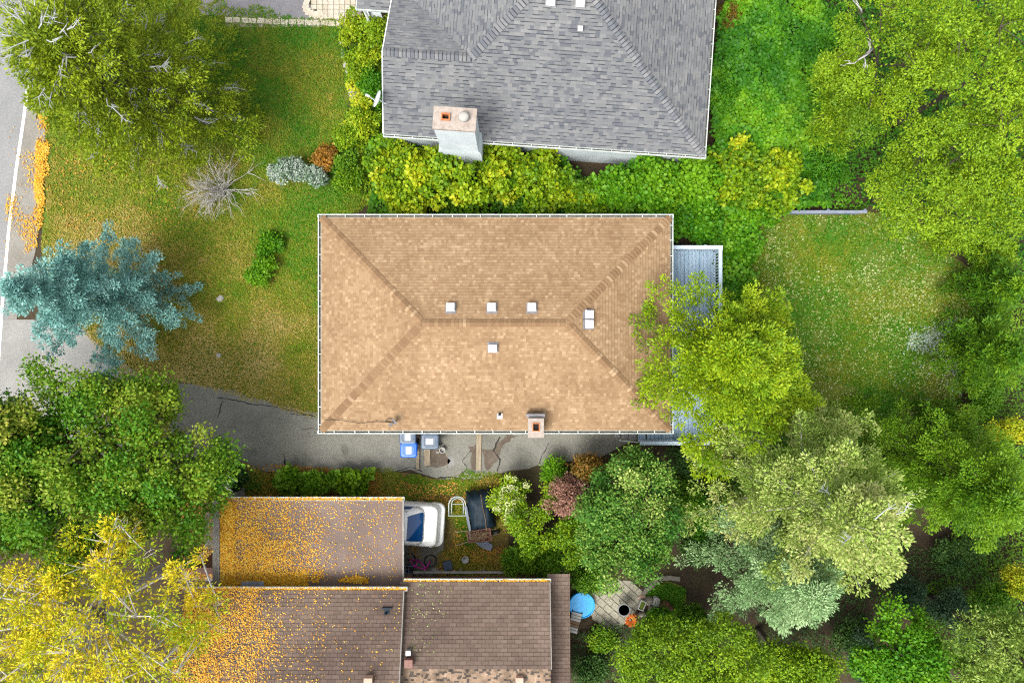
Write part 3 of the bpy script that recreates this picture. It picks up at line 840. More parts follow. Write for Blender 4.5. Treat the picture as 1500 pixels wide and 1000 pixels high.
for (a0, a1, q0, q1) in ((fa, fb, fy0, fy0 + .035), (fa, fb, fy1 - .035, fy1), (fa, fa + .035, fy0 + .035, fy1 - .035), (fb - .035, fb, fy0 + .035, fy1 - .035)):
    b.loft([cr_(a0, a1, q0, q1, fz0 + .01), cr_(a0, a1, q0, q1, fz1 + .09)])
b.build('flue', M['clay'], chim)
b = MB(GO); b.loft([cr_(fa + .035, fb - .035, fy0 + .035, fy1 - .035, fz0 + .003), cr_(fa + .035, fb - .035, fy0 + .035, fy1 - .035, fz0 + .02)]); b.build('flue_opening', M['soot'], chim)
c = GL(cB - .36, y0c + .4, fz1)
b = MB(GO)
b.loft([[c + Vector((math.cos(k * math.pi / 8) * rr, math.sin(k * math.pi / 8) * rr, zz)) for k in range(16)] for rr, zz in ((.13, 0), (.13, .12), (.175, .13), (.16, .2), (.09, .26))])
b.build('chimney_pot', M['palestone'], chim, True)
# roof vents on the grey roof
for (px, py, sz) in ((807, 2, .30), (850, 4, .30), (850, 42, .16)):
    vent(grey, GO, on_slope(g_s, px, py), g_s, sz)
# porch roof piece with its own gutter, off the front corner
po = GL(.25, 4.95, 2.72)
b = MB(GO)
ps = Slope(P(523, 13, 2.75), (ex.x, ex.y), (ey.x, ey.y), .3, [(0, 0), (1.25, 0), (1.25, 4.5), (0, 4.5)])
ps.deck(b, -.012); pr = b.build('porch_roof', M['greydeck'], grey)
b = MB(GO)
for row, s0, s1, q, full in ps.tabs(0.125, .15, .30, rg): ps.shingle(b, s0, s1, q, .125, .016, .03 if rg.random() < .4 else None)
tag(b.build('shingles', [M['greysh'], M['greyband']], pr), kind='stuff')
q = P(521, 14, 2.75); gutter('gutter', q, q + ex * 1.3, (ey.x, ey.y), M['gutter'], grey, GO, w=.1, seed=14)
gutter('gutter', q + ey * .05, q + ey * 4.4, (ex.x, ex.y), M['gutter'], grey, GO, w=.1, seed=15)
b = MB(GO); b.tube([q + ex * .15 + ey * .3 - Vector((0, 0, 2.75)), q + ex * .15 + ey * .3 - Vector((0, 0, .1))], .06, 8); b.build('porch_post', M['white'], grey)
# dish on the gable edge
c = on_slope(g_s, 566, 152)
sd = empty('satellite_dish', c, 'pale dish with feed arm on the white-trimmed edge of the grey roof', 'satellite dish')
b = MB(c); b.tube([c + Vector((.0, 0, -.03)), c + Vector((-.1, 0, .12)), c + Vector((-.16, 0, .34))], .025, 8); b.build('mast', M['dish'], sd)
dish(sd, c, c + Vector((-.2, .02, .36)), .30, (-.86, .25, .45), M['dish'])

# ---- brown-roofed pair: carport, west roof, east roof, side strip
BO = P(600, 930)
semi = empty('brown_roofed_house', BO, 'house with brown shingled roofs, half covered in yellow leaves', 'house')
wx0, wx1 = P(262, 860, 3.2).x, P(591, 866, 3.2).x
wy = P(440, 864, 3.2).y
b_w = Slope((wx0, wy, 3.2), (1, 0), (0, -1), .35, [(0, 0), (wx1 - wx0, 0), (wx1 - wx0, 5.0), (0, 5.0)])
ex0, ex1 = P(586, 850, 2.9).x, P(805, 850, 2.9).x
ey0 = P(700, 852, 2.9).y
EB = 2.72
b_e = Slope((ex0, ey0, 2.9), (1, 0), (0, -1), .35, [(0, 0), (ex1 - ex0, 0), (ex1 - ex0, EB), (0, EB)])
zrg = 2.9 + EB * .35
b_es = Slope((ex1, ey0 - 2 * EB, 2.9), (-1, 0), (0, 1), .35, [(0, 0), (ex1 - ex0, 0), (ex1 - ex0, EB), (0, EB)])
sx1 = P(835, 900, 2.4).x
b_x = Slope((ex1 - .05, P(820, 840, 2.3).y, 2.3), (1, 0), (0, -1), .05, [(0, 0), (sx1 - ex1 + .05, 0), (sx1 - ex1 + .05, 5.2), (0, 5.2)])
rg = random.Random(8)
def tabmesh(w, expo, t):
    s = Slope((0, 0, 0), (1, 0), (0, 1), 0, [(0, 0), (1, 0), (1, 1), (0, 1)])
    b = MB(); s.shingle(b, 0, expo * 1.12, [0, w, w, 0], expo, t)
    m = bpy.data.meshes.new('shingle'); m.from_pydata(b.v, [], b.f); m.materials.append(M['browntab']); m.update(); return m
TABW, TABE = .262, .138
tm = [tabmesh(TABW - .008, TABE, t) for t in (.014, .017, .02)]
for nm, s, mats, single in (('west_roof', b_w, 'brown', False), ('east_roof', b_e, 'brown', True), ('south_roof', b_es, 'brownworn', False), ('side_roof', b_x, 'brown', False)):
    b = MB(BO); s.deck(b, -.010); ro = b.build({'west_roof': 'roof', 'east_roof': 'roof', 'south_roof': 'worn_roof', 'side_roof': 'lean_to_roof'}[nm], M['browndeck'], semi)
    b = MB(BO); cnt = 0
    for row, s0, s1, q, full in (s.tabs(.085, .06, .15, rg) if mats == 'brownworn' else s.tabs(TABE, TABW, TABW, rg, gap=.008)):
        if single and full and cnt < 300 and row < 18 and q[0] > 0.35:
            Mx = Matrix(((s.e.x, s.vd.x, s.n.x, 0), (s.e.y, s.vd.y, s.n.y, 0), (s.e.z, s.vd.z, s.n.z, 0), (0, 0, 0, 1)))
            if Mx.determinant() < 0: pass
            Mx.translation = s.at(q[0], s0) - Vector(BO)
            link_mesh('shingle', tm[rg.randrange(3)], ro, Mx); cnt += 1
        else:
            s.shingle(b, s0, s1, q, .085 if mats == 'brownworn' else TABE, .013 + rg.random() * .006 + (rg.random() * .03 if mats == 'brownworn' and rg.random() < .3 else 0))
    tag(b.build('shingles', [M[mats], M['browndeck']], ro), kind='stuff')
# gutters brim with leaves; rakes, walls, ridge
gutter('gutter', (wx0, wy + .1, 3.19), (wx1 + .12, wy + .1, 3.19), (0, -1), M['gutter'], semi, BO, w=.13, seed=21)
gutter('gutter', (P(592, 848, 2.9).x, ey0 + .1, 2.89), (ex1 + .04, ey0 + .1, 2.89), (0, -1), M['gutter'], semi, BO, w=.13, seed=22)
for (s, a0, bl, dx) in ((b_w, wx1 - wx0, 5.0, .03), (b_e, ex1 - ex0, EB, .03)):
    p, q = s.at(a0, 0), s.at(a0, bl * s.k); b = MB(BO)
    b.loft([[p + Vector((0, 0, .03)), p + Vector((dx, 0, .03)), p + Vector((dx, 0, -.2)), p + Vector((0, 0, -.2))], [q + Vector((0, 0, .03)), q + Vector((dx, 0, .03)), q + Vector((dx, 0, -.2)), q + Vector((0, 0, -.2))]])
    b.build('rake_board', M['concrete'], semi)
b = MB(BO); wall_box(b, [(wx0 + .3, wy - .4), (wx0 + .3, wy - 5), (wx1 - .1, wy - 5), (wx1 - .1, wy - .4)], 0, 3.0)
wall_box(b, [(wx1 - .098, ey0 - .74), (wx1 - .098, ey0 - 5.2), (ex1 - .1, ey0 - 5.2), (ex1 - .1, ey0 - .74)], 0, 2.7)
wall_box(b, [(ex1 - .098, ey0 - .76), (ex1 - .098, ey0 - 5.0), (sx1 - .1, ey0 - 5.0), (sx1 - .1, ey0 - .76)], 0, 2.2)
b.build('wall', M['brick'], semi)
b = MB(BO)       # upper side wall where the west roof stands above the east one
p = [Vector((wx1 - .1, wy - .4, 3.0)), Vector((wx1 - .1, wy - 5.0, 3.0)), b_w.at(wx1 - wx0 - .1, 5.0 * b_w.k) + Vector((0, 0, -.05)), b_w.at(wx1 - wx0 - .1, .4 * b_w.k) + Vector((0, 0, -.05))]
b.add(p + [q - Vector((.08, 0, 0)) for q in p], [(3, 2, 1, 0), (4, 5, 6, 7), (0, 1, 5, 4), (2, 3, 7, 6)]); b.build('upper_wall', M['concrete'], semi)
# small fittings on the brown roofs
def boxcap(px, py, s, w, h, mat, name, lid=None):
    c = on_slope(s, px, py); b = MB(BO)
    b.loft([[(c.x - w, c.y - w, c.z - .15), (c.x + w, c.y - w, c.z - .15), (c.x + w, c.y + w, c.z - .15), (c.x - w, c.y + w, c.z - .15)], [(c.x - w, c.y - w, c.z + h), (c.x + w, c.y - w, c.z + h), (c.x + w, c.y + w, c.z + h), (c.x - w, c.y + w, c.z + h)]])
    o = b.build(name, mat, semi, bevel=.01)
    b = MB(BO); b.box(c.x - w * 1.12, c.x + w * 1.12, c.y - w * 1.12, c.y + w * 1.12, c.z + h + .001, c.z + h + .05); b.build('cap', lid or mat, o, bevel=.01)
boxcap(600, 967, b_e, .13, .22, M['brownmetal'], 'roof_vent')
boxcap(599, 953, b_e, .08, .14, M['lead'], 'roof_vent', M['vent'])
boxcap(541, 994, b_w, .13, .2, M['pinkcap'], 'roof_vent')
boxcap(761, 992, b_es, .12, .25, M['pinkcap'], 'roof_vent')
c = on_slope(b_w, 568, 893)
b = MB(BO); b.box(c.x - .2, c.x + .16, c.y + .04, c.y + .1, c.z - .05, c.z + .06); b.box(c.x - .12, c.x + .08, c.y - .14, c.y + .04, c.z - .05, c.z + .05); sv = b.build('stack_flashing', M['tarp'], semi)
b = MB(BO); b.tube([c + Vector((-.06, -.1, -.05)), c + Vector((-.06, -.1, .22))], .045, 10); b.build('stack', M['black'], sv)

# carport: flat roof on posts with a concrete side wall
CPO = P(455, 790)
carport = empty('carport', CPO, 'flat-roofed brown carport strewn with yellow leaves, white car beneath', 'carport')
a, q = P(322, 733, 2.5), P(590, 858, 2.5)
x0, x1, y1, y0 = a.x, q.x, a.y, q.y
y0 -= .12
b = MB(CPO)
b.loft([[(x0, y0, 2.36), (x1, y0, 2.36), (x1, y1, 2.36), (x0, y1, 2.36)], [(x0, y0, 2.5), (x1, y0, 2.5), (x1, y1, 2.5), (x0, y1, 2.5)]])
cpr = b.build('roof', M['flatroof'], carport)
for k in range(1, 7):                     # lapped roofing strips
    xx = x0 + (x1 - x0) * k / 7
    b = MB(CPO); b.box(xx - .02, xx + .02, y0 + .03, y1 - .01, 2.5, 2.506); b.build('roof_seam', M['flatroof'], cpr)
gutter('gutter', (x0 - .05, y1 + .13, 2.5), (x1 + .04, y1 + .13, 2.5), (0, -1), M['gutter'], carport, CPO, w=.13, seed=31)
b = MB(CPO); b.box(x1 + .001, x1 + .03, y0, y1, 2.34, 2.53); b.build('fascia', M['palestone'], carport)
b = MB(CPO); b.box(x0 - .36, x0 - .03, y0 + .1, y1 - .05, 0, 2.3); b.build('side_wall', M['concrete'], carport)
b = MB(CPO); b.box(x0 - .028, x0 - .001, y0, y1, 2.3, 2.56); b.build('edge_flashing', M['lead'], carport)
for px_ in (x0 + .9, (x0 + x1) / 2, x1 - .12):
    b = MB(CPO); b.box(px_ - .05, px_ + .05, y1 - .75, y1 - .65, 0, 2.36); b.build('post', M['white'], carport)
b = MB(CPO); q = P(370, 855, 2.55); b.box(q.x - .42, q.x + .42, q.y - .1, q.y + .1, 2.502, 2.56); b.build('skylight_strip', M['slate'], carport)
b = MB(CPO); p_, q = P(268, 846, 2.4), P(318, 846, 2.4); b.box(p_.x, q.x, p_.y - .12, p_.y + .12, 0, 1.6); b.build('garden_wall', M['brownmetal'], carport)

# ------------------------------------------------------------------ deck behind the bungalow
DZ = 0.9
dx0, dx1 = 5.32, P(1047, 500, DZ).x
dyn, dys = P(1000, 366, DZ).y, P(1000, 645, DZ).y
DO = ((dx0 + dx1) / 2, (dyn + dys) / 2, 0)
deck = empty('deck', DO, 'blue-grey painted timber deck with railing against the tan house', 'deck')
r = random.Random(6)
nb = 18; bw = (dx1 - dx0) / nb
for k in range(nb):
    xa, xb = dx0 + k * bw, dx0 + (k + 1) * bw - .012
    yj = r.uniform(dys + 2, dyn - 1.2)
    for (ya, yb) in ((dys, yj - .004), (yj + .004, dyn)):
        b = MB(DO); b.box(xa, xb, ya, yb, DZ - .035, DZ + r.uniform(-.004, .004)); b.build('plank', M['deckpaint'], deck)
for k in range(6):                     # the short landing round the house corner
    xa = P(935, 640, DZ).x + k * bw
    if xa + bw > dx0: break
    b = MB(DO); b.box(xa, xa + bw - .012, dys, dys + .45, DZ - .035, DZ + r.uniform(-.004, .004)); b.build('plank', M['deckpaint'], deck)
b = MB(DO)
for yy in np.linspace(dys + .2, dyn - .2, 8): b.box(dx0, dx1 - .02, yy - .04, yy + .04, DZ - .2, DZ - .04)
b.build('joists', M['timber'], deck)
RZ = DZ + .92
def rail(p, q, name='top_rail'):
    p, q = Vector(p), Vector(q); d = (q - p); L = d.length; d.normalize(); n = Vector((-d.y, d.x, 0))
    R = Matrix(((d.x, n.x, 0, p.x), (d.y, n.y, 0, p.y), (0, 0, 1, p.z), (0, 0, 0, 1)))
    b = MB(DO); b.box(-.06, L + .06, -.07, .07, -.04, 0, 0, R); b.build('top_rail', M['railpaint'], deck, bevel=.008)
    b = MB(DO); b.box(0, L, -.03, .03, -.80, -.74, 0, R); b.build('bottom_rail', M['railpaint'], deck)
    n_ = int(L / .115)
    for k in range(n_):
        x = .06 + k * .115
        b = MB(DO); b.box(x, x + .038, -.045, -.005, -.74, -.041, 0, R); b.build('baluster', M['railpaint'], deck)
    for k in range(int(L / 1.6) + 1):
        x = min(k * 1.6, L - .05)
        b = MB(DO); b.box(x - .045, x + .045, .0, .09, -RZ, -.041, 0, R); b.build('post', M['railpaint'], deck)
rail((dx0 + .45, dyn - .02, RZ), (dx1 - .02, dyn - .02, RZ))
rail((dx1 - .05, dyn - .12, RZ - .003), (dx1 - .05, dys + .12, RZ - .003))
q = P(940, 645, RZ)
rail((dx1 - .02, dys + .03, RZ), (q.x, dys + .03, RZ))
sx = P(930, 645, .5)
for k in range(3):                     # dark steps down to the driveway
    b = MB(DO); b.box(sx.x - .25 - k * .27, sx.x - k * .27, dys + .02, dys + .5, .62 - k * .25, .66 - k * .25); b.build('step', M['lead'], deck)
b = MB(DO)
for yy in (dys + .01, dys + .5): b.tube([(sx.x + .05, yy, 1.5), (sx.x - .7, yy, .9)], .02, 6)
b.build('handrail', M['steel'], deck)

# ------------------------------------------------------------------ fence at the back boundary
fl = P(1160, 310, .6); fr = P(1268, 311, .6)
fen = empty('fence', (fl.x, fl.y, 0), 'low grey-blue board fence at the end of the back lawn', 'fence')
fL = fr.x - fl.x; n_ = int(fL / .15)
for k in range(n_):
    x = fl.x + k * .15
    b = MB((fl.x, fl.y, 0)); b.box(x, x + .135, fl.y - .012, fl.y + .012, .03, .56 + r.uniform(-.015, .015)); b.build('board', M['slate'], fen)
b = MB((fl.x, fl.y, 0)); b.box(fl.x - .05, fr.x + .05, fl.y - .07, fl.y + .05, .58, .61); b.build('cap_rail', M['slate'], fen)
for k in range(3):
    x = fl.x + k * fL / 2
    b = MB((fl.x, fl.y, 0)); b.box(x - .05, x + .05, fl.y + .014, fl.y + .11, 0, .575); b.build('post', M['slate'], fen)

# ------------------------------------------------------------------ wheeled bins, planks and bits on the driveway
def wheeled_bin(px, py, mat, label, rz=0.0, w=.62, d=.56):
    c = P(px, py, 1.05); c.z = 0
    o = empty('wheeled_bin', c, label, 'bin', 'wheeled bins beside the tan house', rz)
    b = MB()
    def rr(w, d, z, k=.06): return [(-w + k, -d, z), (w - k, -d, z), (w, -d + k, z), (w, d - k, z), (w - k, d, z), (-w + k, d, z), (-w, d - k, z), (-w, -d + k, z)]
    b.loft([rr(w * .38, d * .38, .06), rr(w * .46, d * .46, .9), rr(w * .5, d * .5, .92), rr(w * .5, d * .5, .98)]); b.build('body', mat, o)
    b = MB(); b.loft([rr(w * .53, d * .53, .985), rr(w * .53, d * .53, 1.01), rr(w * .47, d * .47, 1.05), rr(w * .36, d * .34, 1.058), rr(w * .34, d * .32, 1.046)]); lid = b.build('lid', mat, o)
    b = MB(); b.box(-.105, .105, -.15, .13, 1.0475, 1.0515); b.build('sticker', M['sticker'], lid)
    b = MB()
    for k in range(3): b.box(-.05, .05, .02 + k * .028, .032 + k * .028, 1.052, 1.0525)
    b.build('sticker_print', M['bingrey'], lid)
    b = MB(); b.tube([(-w * .42, d * .5, .97), (-w * .42, d * .62, 1.0), (w * .42, d * .62, 1.0), (w * .42, d * .5, .97)], .018, 8); b.build('handle', M['black'], o)
    for s in (-1, 1):
        b = MB(); b.loft([[(s * w * .44 + t, d * .36 + .13 * math.cos(a), .13 + .13 * math.sin(a)) for a in [2 * math.pi * i / 16 for i in range(16)]] for t in (-.03, .03)]); b.build('wheel', M['black'], o)
wheeled_bin(598.5, 659, M['binblue'], 'bright blue wheeled bin with a white label on its lid')
wheeled_bin(597, 639.5, M['bingrey'], 'slate-grey wheeled bin tucked between the blue bin and the house')
wheeled_bin(629.5, 646.5, M['bingrey'], 'slate-grey wheeled bin resting across the timber by the short plank', math.radians(-90), w=.58, d=.66)

def beam(name, pts, w, h, z, mat, label, cat, group=None):
    (xa, ya), (xb, yb) = pts
    p, q = P(xa, ya), P(xb, yb); d = (q - p); L = d.length; d.normalize()
    o = MB()
    R = Matrix.Rotation(math.atan2(d.y, d.x), 4, 'Z')
    o.box(0, L, -w / 2, w / 2, 0, h, 0, R)
    ob = o.build(name, mat, bevel=.006, loc=(p.x, p.y, z))
    return tag(ob, label, cat, group)
beam('timber_beam', ((613.5, 625), (612.5, 686)), .11, .12, .025, M['timber'], 'long weathered timber beside the blue bin', 'plank', 'planks on the driveway')
beam('plank', ((625.5, 650), (626.5, 681)), .25, .05, .025, M['timber'], 'short wide plank below the grey bin', 'plank', 'planks on the driveway')
beam('plank', ((702, 622), (701, 688)), .21, .05, .029, M['timber'], 'long plank lying across the driveway on bare soil', 'plank', 'planks on the driveway')
c = P(648.5, 658, .0)
b = MB((c.x, c.y, 0))
b.loft([[(c.x + rr * math.cos(k * math.pi / 7), c.y + rr * math.sin(k * math.pi / 7), z) for k in range(14)] for rr, z in ((.08, .03), (.11, .2), (.125, .2), (.125, .22), (.1, .22), (.085, .08))])
tag(b.build('plant_pot', M['palestone'], loc=(c.x, c.y, 0), smooth=False), 'small pale pot standing by the grey bin', 'pot')
def stone(name, px, py, rx, ry, h, mat, label=None, cat=None, seed=0, parent=None, z=0, group=None):
    r = random.Random(seed); c = P(px, py, h / 2); c.z = z
    n = 11; rings = []
    wob = [r.uniform(.78, 1.12) for _ in range(n)]; rot = r.uniform(0, 6)
    for zz, k in ((-.02, .85), (h * .35, 1.0), (h * .75, .85), (h, .45)):
        rings.append([(k * rx * wob[i] * r.uniform(.93, 1.07) * math.cos(rot + 2 * math.pi * i / n), k * ry * wob[i] * r.uniform(.93, 1.07) * math.sin(rot + 2 * math.pi * i / n), zz + r.uniform(-.05, .05) * h * (zz > 0)) for i in range(n)])
    b = MB(); b.loft(rings); o = b.build(name, mat, parent, loc=c)
    if label: tag(o, label, cat, group)
    return o
stone('stone', 641, 662, .07, .05, .06, M['palestone'], 'small pale stone between the pot and the plank', 'stone', 1)
sheet('cement_patch', rough_edge([(657, 668), (666, 668), (666, 680), (660, 684), (656, 678)], 5, 1.2, 77), .0275, M['apron'])
# low pale posts on the lawn, stone edging of the planting bed
stone('stone', 322, 437, .16, .13, .08, M['palestone'], 'flat pale stone in the dry lawn near the spruce', 'stone', 2)
stone('stone', 320, 520, .12, .1, .07, M['palestone'], 'flat pale stone in the dry lawn near the driveway', 'stone', 3)
stone('boulder', 517, 136, .22, .36, .35, M['palestone'], 'pale boulder at the edge of the neighbour planting bed', 'boulder', 4)
for i, (x, y) in enumerate([(501, 63), (503, 72), (503, 80), (506, 95), (509, 104), (512, 113), (513, 121)]):
    stone('edging_stone', x, y, .10, .16, .12, M['palestone'], 'low edging stone in the row above the pale boulder', 'stone', 20 + i, group='edging stones of the planting bed')

# ------------------------------------------------------------------ the white car in the carport
q = P(647, 769, .6)
car = empty('car', (q.x, q.y - .0, 0), 'white sedan with dark blue rear window, nose under the carport', 'car', rz=math.radians(176.5))
# local: x forward from the rear bumper, y to the right-hand side
def plan(x0, x1, hw, kr, kf, z, n=6):
    """rounded plan outline from x0 (rear) to x1 (front), half width hw"""
    pts = []
    for (cx_, cy_, a0, k) in ((x0 + kr, -hw + kr, 180, kr), (x1 - kf, -hw + kf, 270, kf), (x1 - kf, hw - kf, 0, kf), (x0 + kr, hw - kr, 90, kr)):
        for i in range(n): a = math.radians(a0 + 90 * i / (n - 1)); pts.append((cx_ + k * math.cos(a), cy_ + k * math.sin(a), z))
    return pts
b = MB()
b.loft([plan(.06, 4.5, .80, .3, .45, .22), plan(.0, 4.56, .865, .3, .5, .42), plan(.02, 4.54, .87, .3, .5, .62), plan(.10, 4.4, .84, .26, .5, .80), plan(.16, 4.2, .79, .22, .5, .90), plan(.24, 4.0, .72, .2, .5, .935)])
body = b.build('body', M['carwhite'], car, True)
bs = body.modifiers.new('subsurf', 'SUBSURF'); bs.levels = 1; bs.render_levels = 1
b = MB()
b.loft([plan(.62, 3.25, .77, .3, .3, .90, 5), plan(.80, 3.05, .735, .28, .3, 1.06, 5), plan(1.12, 2.72, .66, .25, .3, 1.30, 5), plan(1.30, 2.50, .58, .22, .25, 1.385, 5), plan(1.5, 2.3, .42, .2, .2, 1.405, 5)])
cab = b.build('cabin', M['carwhite'], car, True)
def pane(name, pts, bow=.0):
    """a slightly bowed glass panel between two edges"""
    b = MB(); (a, c, d, e) = [Vector(p) for p in pts]
    n = 8; vs = []
    for j in range(5):
        v = j / 4
        for i in range(n + 1):
            u = i / n
            p = (a * (1 - u) + c * u) * (1 - v) + (e * (1 - u) + d * u) * v
            p = p + Vector((bow * (1 - (2 * u - 1) ** 2), 0, .02 * (1 - (2 * u - 1) ** 2)))
            vs.append(p)
    b.add(vs, [(j * (n + 1) + i, j * (n + 1) + i + 1, (j + 1) * (n + 1) + i + 1, (j + 1) * (n + 1) + i) for j in range(4) for i in range(n)])
    return b.build(name, M['glass'], car, True)
rings_ = [plan(.70, 3.15, .755, .3, .3, .975, 5), plan(.80, 3.05, .735, .28, .3, 1.06, 5), plan(1.12, 2.72, .66, .25, .3, 1.30, 5), plan(1.27, 2.53, .595, .22, .25, 1.372, 5)]
b = MB(); vs = []
for k_, rg_ in enumerate(rings_):
    for i in (18, 19, 0, 1): x_, y_, z_ = rg_[i]; vs.append((x_ - .012, y_ * 1.0, z_ + .012))
b.add(vs, [(k_ * 4 + i, k_ * 4 + i + 1, k_ * 4 + 5 + i, k_ * 4 + 4 + i) for k_ in range(3) for i in range(3)])
b.build('rear_window', M['glass'], car, True)
pane('windscreen', [(3.15, -.62, 1.0), (3.15, .62, 1.0), (2.55, .52, 1.38), (2.55, -.52, 1.38)], .09)
for s in (-1, 1):
    pane('side_window', [(1.12, s * .765, 1.0), (2.9, s * .765, 1.0), (2.45, s * .62, 1.36), (1.32, s * .63, 1.35)])
b = MB(); b.loft([plan(-.07, .5, .85, .26, .1, .34), plan(-.10, .5, .87, .28, .1, .42), plan(-.10, .5, .87, .28, .1, .56), plan(-.05, .45, .86, .26, .1, .62)]); b.build('rear_bumper', M['carwhite'], car, True)
seam = [p for p in plan(.155, 1.6, .80, .24, .2, .905)]
seam = [(x_, y_, z_ + .012) for x_, y_, z_ in seam if x_ < .75]
seam.sort(key=lambda p: math.atan2(p[1], p[0] - .9) % (2 * math.pi))
b = MB(); b.tube(seam, .018, 6); b.build('boot_trim', M['cartrim'], car)
for s in (-1, 1):
    b = MB(); b.box(-.02, .1, s * .64 - .14, s * .64 + .14, .46, .58); b.build('tail_light', M['lamp_red'], car, bevel=.02)
    b = MB(); b.box(2.75, 2.95, s * .93 - .07, s * .93 + .07, .95, 1.08); b.build('wing_mirror', M['carwhite'], car, bevel=.02)
    for xw in (.95, 3.6):
        b = MB(); b.loft([[(xw + .31 * k * math.cos(a), s * .74 + t, .31 + .31 * k * math.sin(a)) for a in [2 * math.pi * i / 20 for i in range(20)]] for t, k in ((-.1, .95), (-.08, 1), (.08, 1), (.1, .95))]); wh = b.build('wheel', M['black'], car)
        b = MB(); b.loft([[(xw + .2 * math.cos(a), s * .74 + s * .102 + t, .31 + .2 * math.sin(a)) for a in [2 * math.pi * i / 16 for i in range(16)]] for t in (-.01, .01)]); b.build('rim', M['chrome'], wh)

# ------------------------------------------------------------------ clutter in the yard by the carport
c = P(670, 742, .35); c.z = 0
fr_ = empty('metal_frame', c, 'grey tubular metal frame with two rounded hoops behind the white car', 'frame')
def hoop(w, L, z, rad):
    pts = [(-w, -L, z)] + [(w * math.cos(math.radians(a)), L * .25 + w * math.sin(math.radians(a)), z) for a in range(180, -1, -15)] + [(w, -L, z)]
    b = MB(); b.tube(pts, rad, 8); return b
hoop(.34, .36, .42, .026).build('outer_hoop', M['steel'], fr_, True)
hoop(.24, .38, .30, .024).build('inner_hoop', M['steel'], fr_, True)
b = MB(); b.tube([(-.34, -.34, .42), (.34, -.34, .42)], .02, 8); b.build('cross_bar', M['steel'], fr_)
b = MB(); b.tube([(-.24, .1, .3), (.24, .1, .3)], .016, 8); b.build('cross_bar', M['steel'], fr_)
for (x, y, zt) in ((-.34, -.3, .42), (.34, -.3, .42), (-.3, .25, .42), (.3, .25, .42)):
    b = MB(); b.tube([(x, y, zt), (x, y, .015)], .022, 8); b.build('leg', M['steel'], fr_)

c = P(704, 748, .7); c.z = 0
tr = empty('covered_trailer', c, 'low trailer under a dark navy tarpaulin with leaves along its seam', 'trailer', rz=math.radians(8))
rgx = random.Random(10); b = MB(); nx_, ny_ = 14, 20; vs = []
for j in range(ny_ + 1):
    for i in range(nx_ + 1):
        u, v = i / nx_ * 2 - 1, j / ny_ * 2 - 1
        x, y = u * .52, v * .78
        e_ = max(abs(u) ** 6, abs(v) ** 8)
        z = .92 + .07 * (1 - abs(u - .25)) - .62 * e_ * (0.9 + .1 * math.sin(9 * u + 5 * v)) + .018 * math.sin(7 * v + 3 * u) + .02 * math.sin(13 * u - 4 * v)
        k = 1 + .04 * e_ * math.sin(11 * (u + v))
        vs.append((x * k, y * k, z))
b.add(vs, [(j * (nx_ + 1) + i, j * (nx_ + 1) + i + 1, (j + 1) * (nx_ + 1) + i + 1, (j + 1) * (nx_ + 1) + i) for j in range(ny_) for i in range(nx_)])
b.build('tarpaulin', M['tarp'], tr, True)
b = MB(); b.box(-.36, .36, -.58, .58, .3, .82); b.build('bed', M['lead'], tr)
b = MB(); b.tube([(.14, -.74, 1.0), (.17, -.3, 1.03), (.13, .2, 1.035), (.12, .7, 1.0)], .012, 6); b.build('rope', M['drystick'], tr)
for s in (-1, 1):
    b = MB(); b.loft([[(s * .50 + t, .26 * math.cos(a), .26 + .26 * math.sin(a)) for a in [2 * math.pi * i / 18 for i in range(18)]] for t in (-.07, .07)]); b.build('wheel', M['black'], tr)
b = MB(); b.add([(-.50, -.75, .55), (-.62, -.75, .3), (-.66, .2, .35), (-.52, .25, .6), (-.50, -.75, .57), (-.62, -.75, .32), (-.66, .2, .37), (-.52, .25, .62)], [(0, 3, 2, 1), (4, 5, 6, 7), (0, 1, 5, 4), (1, 2, 6, 5), (2, 3, 7, 6), (3, 0, 4, 7)]); b.build('mudguard', M['slate'], tr)
b = MB(); b.tube([(-.6, -1.15, .35), (-.55, -.7, .35)], .03, 6); b.tube([(-.6, -1.15, .35), (-.6, -1.15, 0)], .02, 6); b.build('drawbar', M['steel'], tr)

c = P(702, 784, .4); c.z = 0
wb = empty('wheelbarrow', c, 'old wheelbarrow heaped with dry brown sticks', 'wheelbarrow', rz=math.radians(8))
b = MB(); t0 = [(-.3, -.14), (.28, -.16), (.28, .16), (-.3, .14)]; t1 = [(-.48, -.22), (.48, -.26), (.48, .26), (-.48, .22)]
b.loft([[(x, y, .22) for x, y in t0], [(x, y, .46) for x, y in t1], [(x * .95, y * .92, .46) for x, y in t1], [(x * .95, y * .92, .24) for x, y in t0]]); b.build('tray', M['brownmetal'], wb)
for s in (-1, 1):
    b = MB(); b.tube([(.7, s * .1, .2), (-.35, s * .2, .2), (-.95, s * .27, .42)], .018, 6); b.build('handle', M['timber'], wb)
    b = MB(); b.tube([(-.3, s * .2, .2), (-.34, s * .2, 0)], .018, 6); b.build('leg', M['steel'], wb)
b = MB(); b.loft([[(.68 + .16 * math.cos(a), t, .16 + .16 * math.sin(a)) for a in [2 * math.pi * i / 16 for i in range(16)]] for t in (-.04, .04)]); b.build('wheel', M['black'], wb)
rs = random.Random(2); b = MB()
for _ in range(55):
    a = rs.uniform(-.5, .5) + rs.choice([0, 0, math.pi / 3]); L = rs.uniform(.2, .5); x, y, z = rs.uniform(-.3, .3), rs.uniform(-.15, .15), rs.uniform(.4, .52)
    b.tube([(x - L / 2 * math.cos(a), y - L / 2 * math.sin(a), z), (x, y, z + .03), (x + L / 2 * math.cos(a), y + L / 2 * math.sin(a), z - .01)], rs.uniform(.008, .016), 4)
o = b.build('stick_pile', M['drystick'], loc=c); o.rotation_euler.z = math.radians(8)
tag(o, 'tangle of dry brown sticks in the wheelbarrow', 'sticks', kind='stuff')
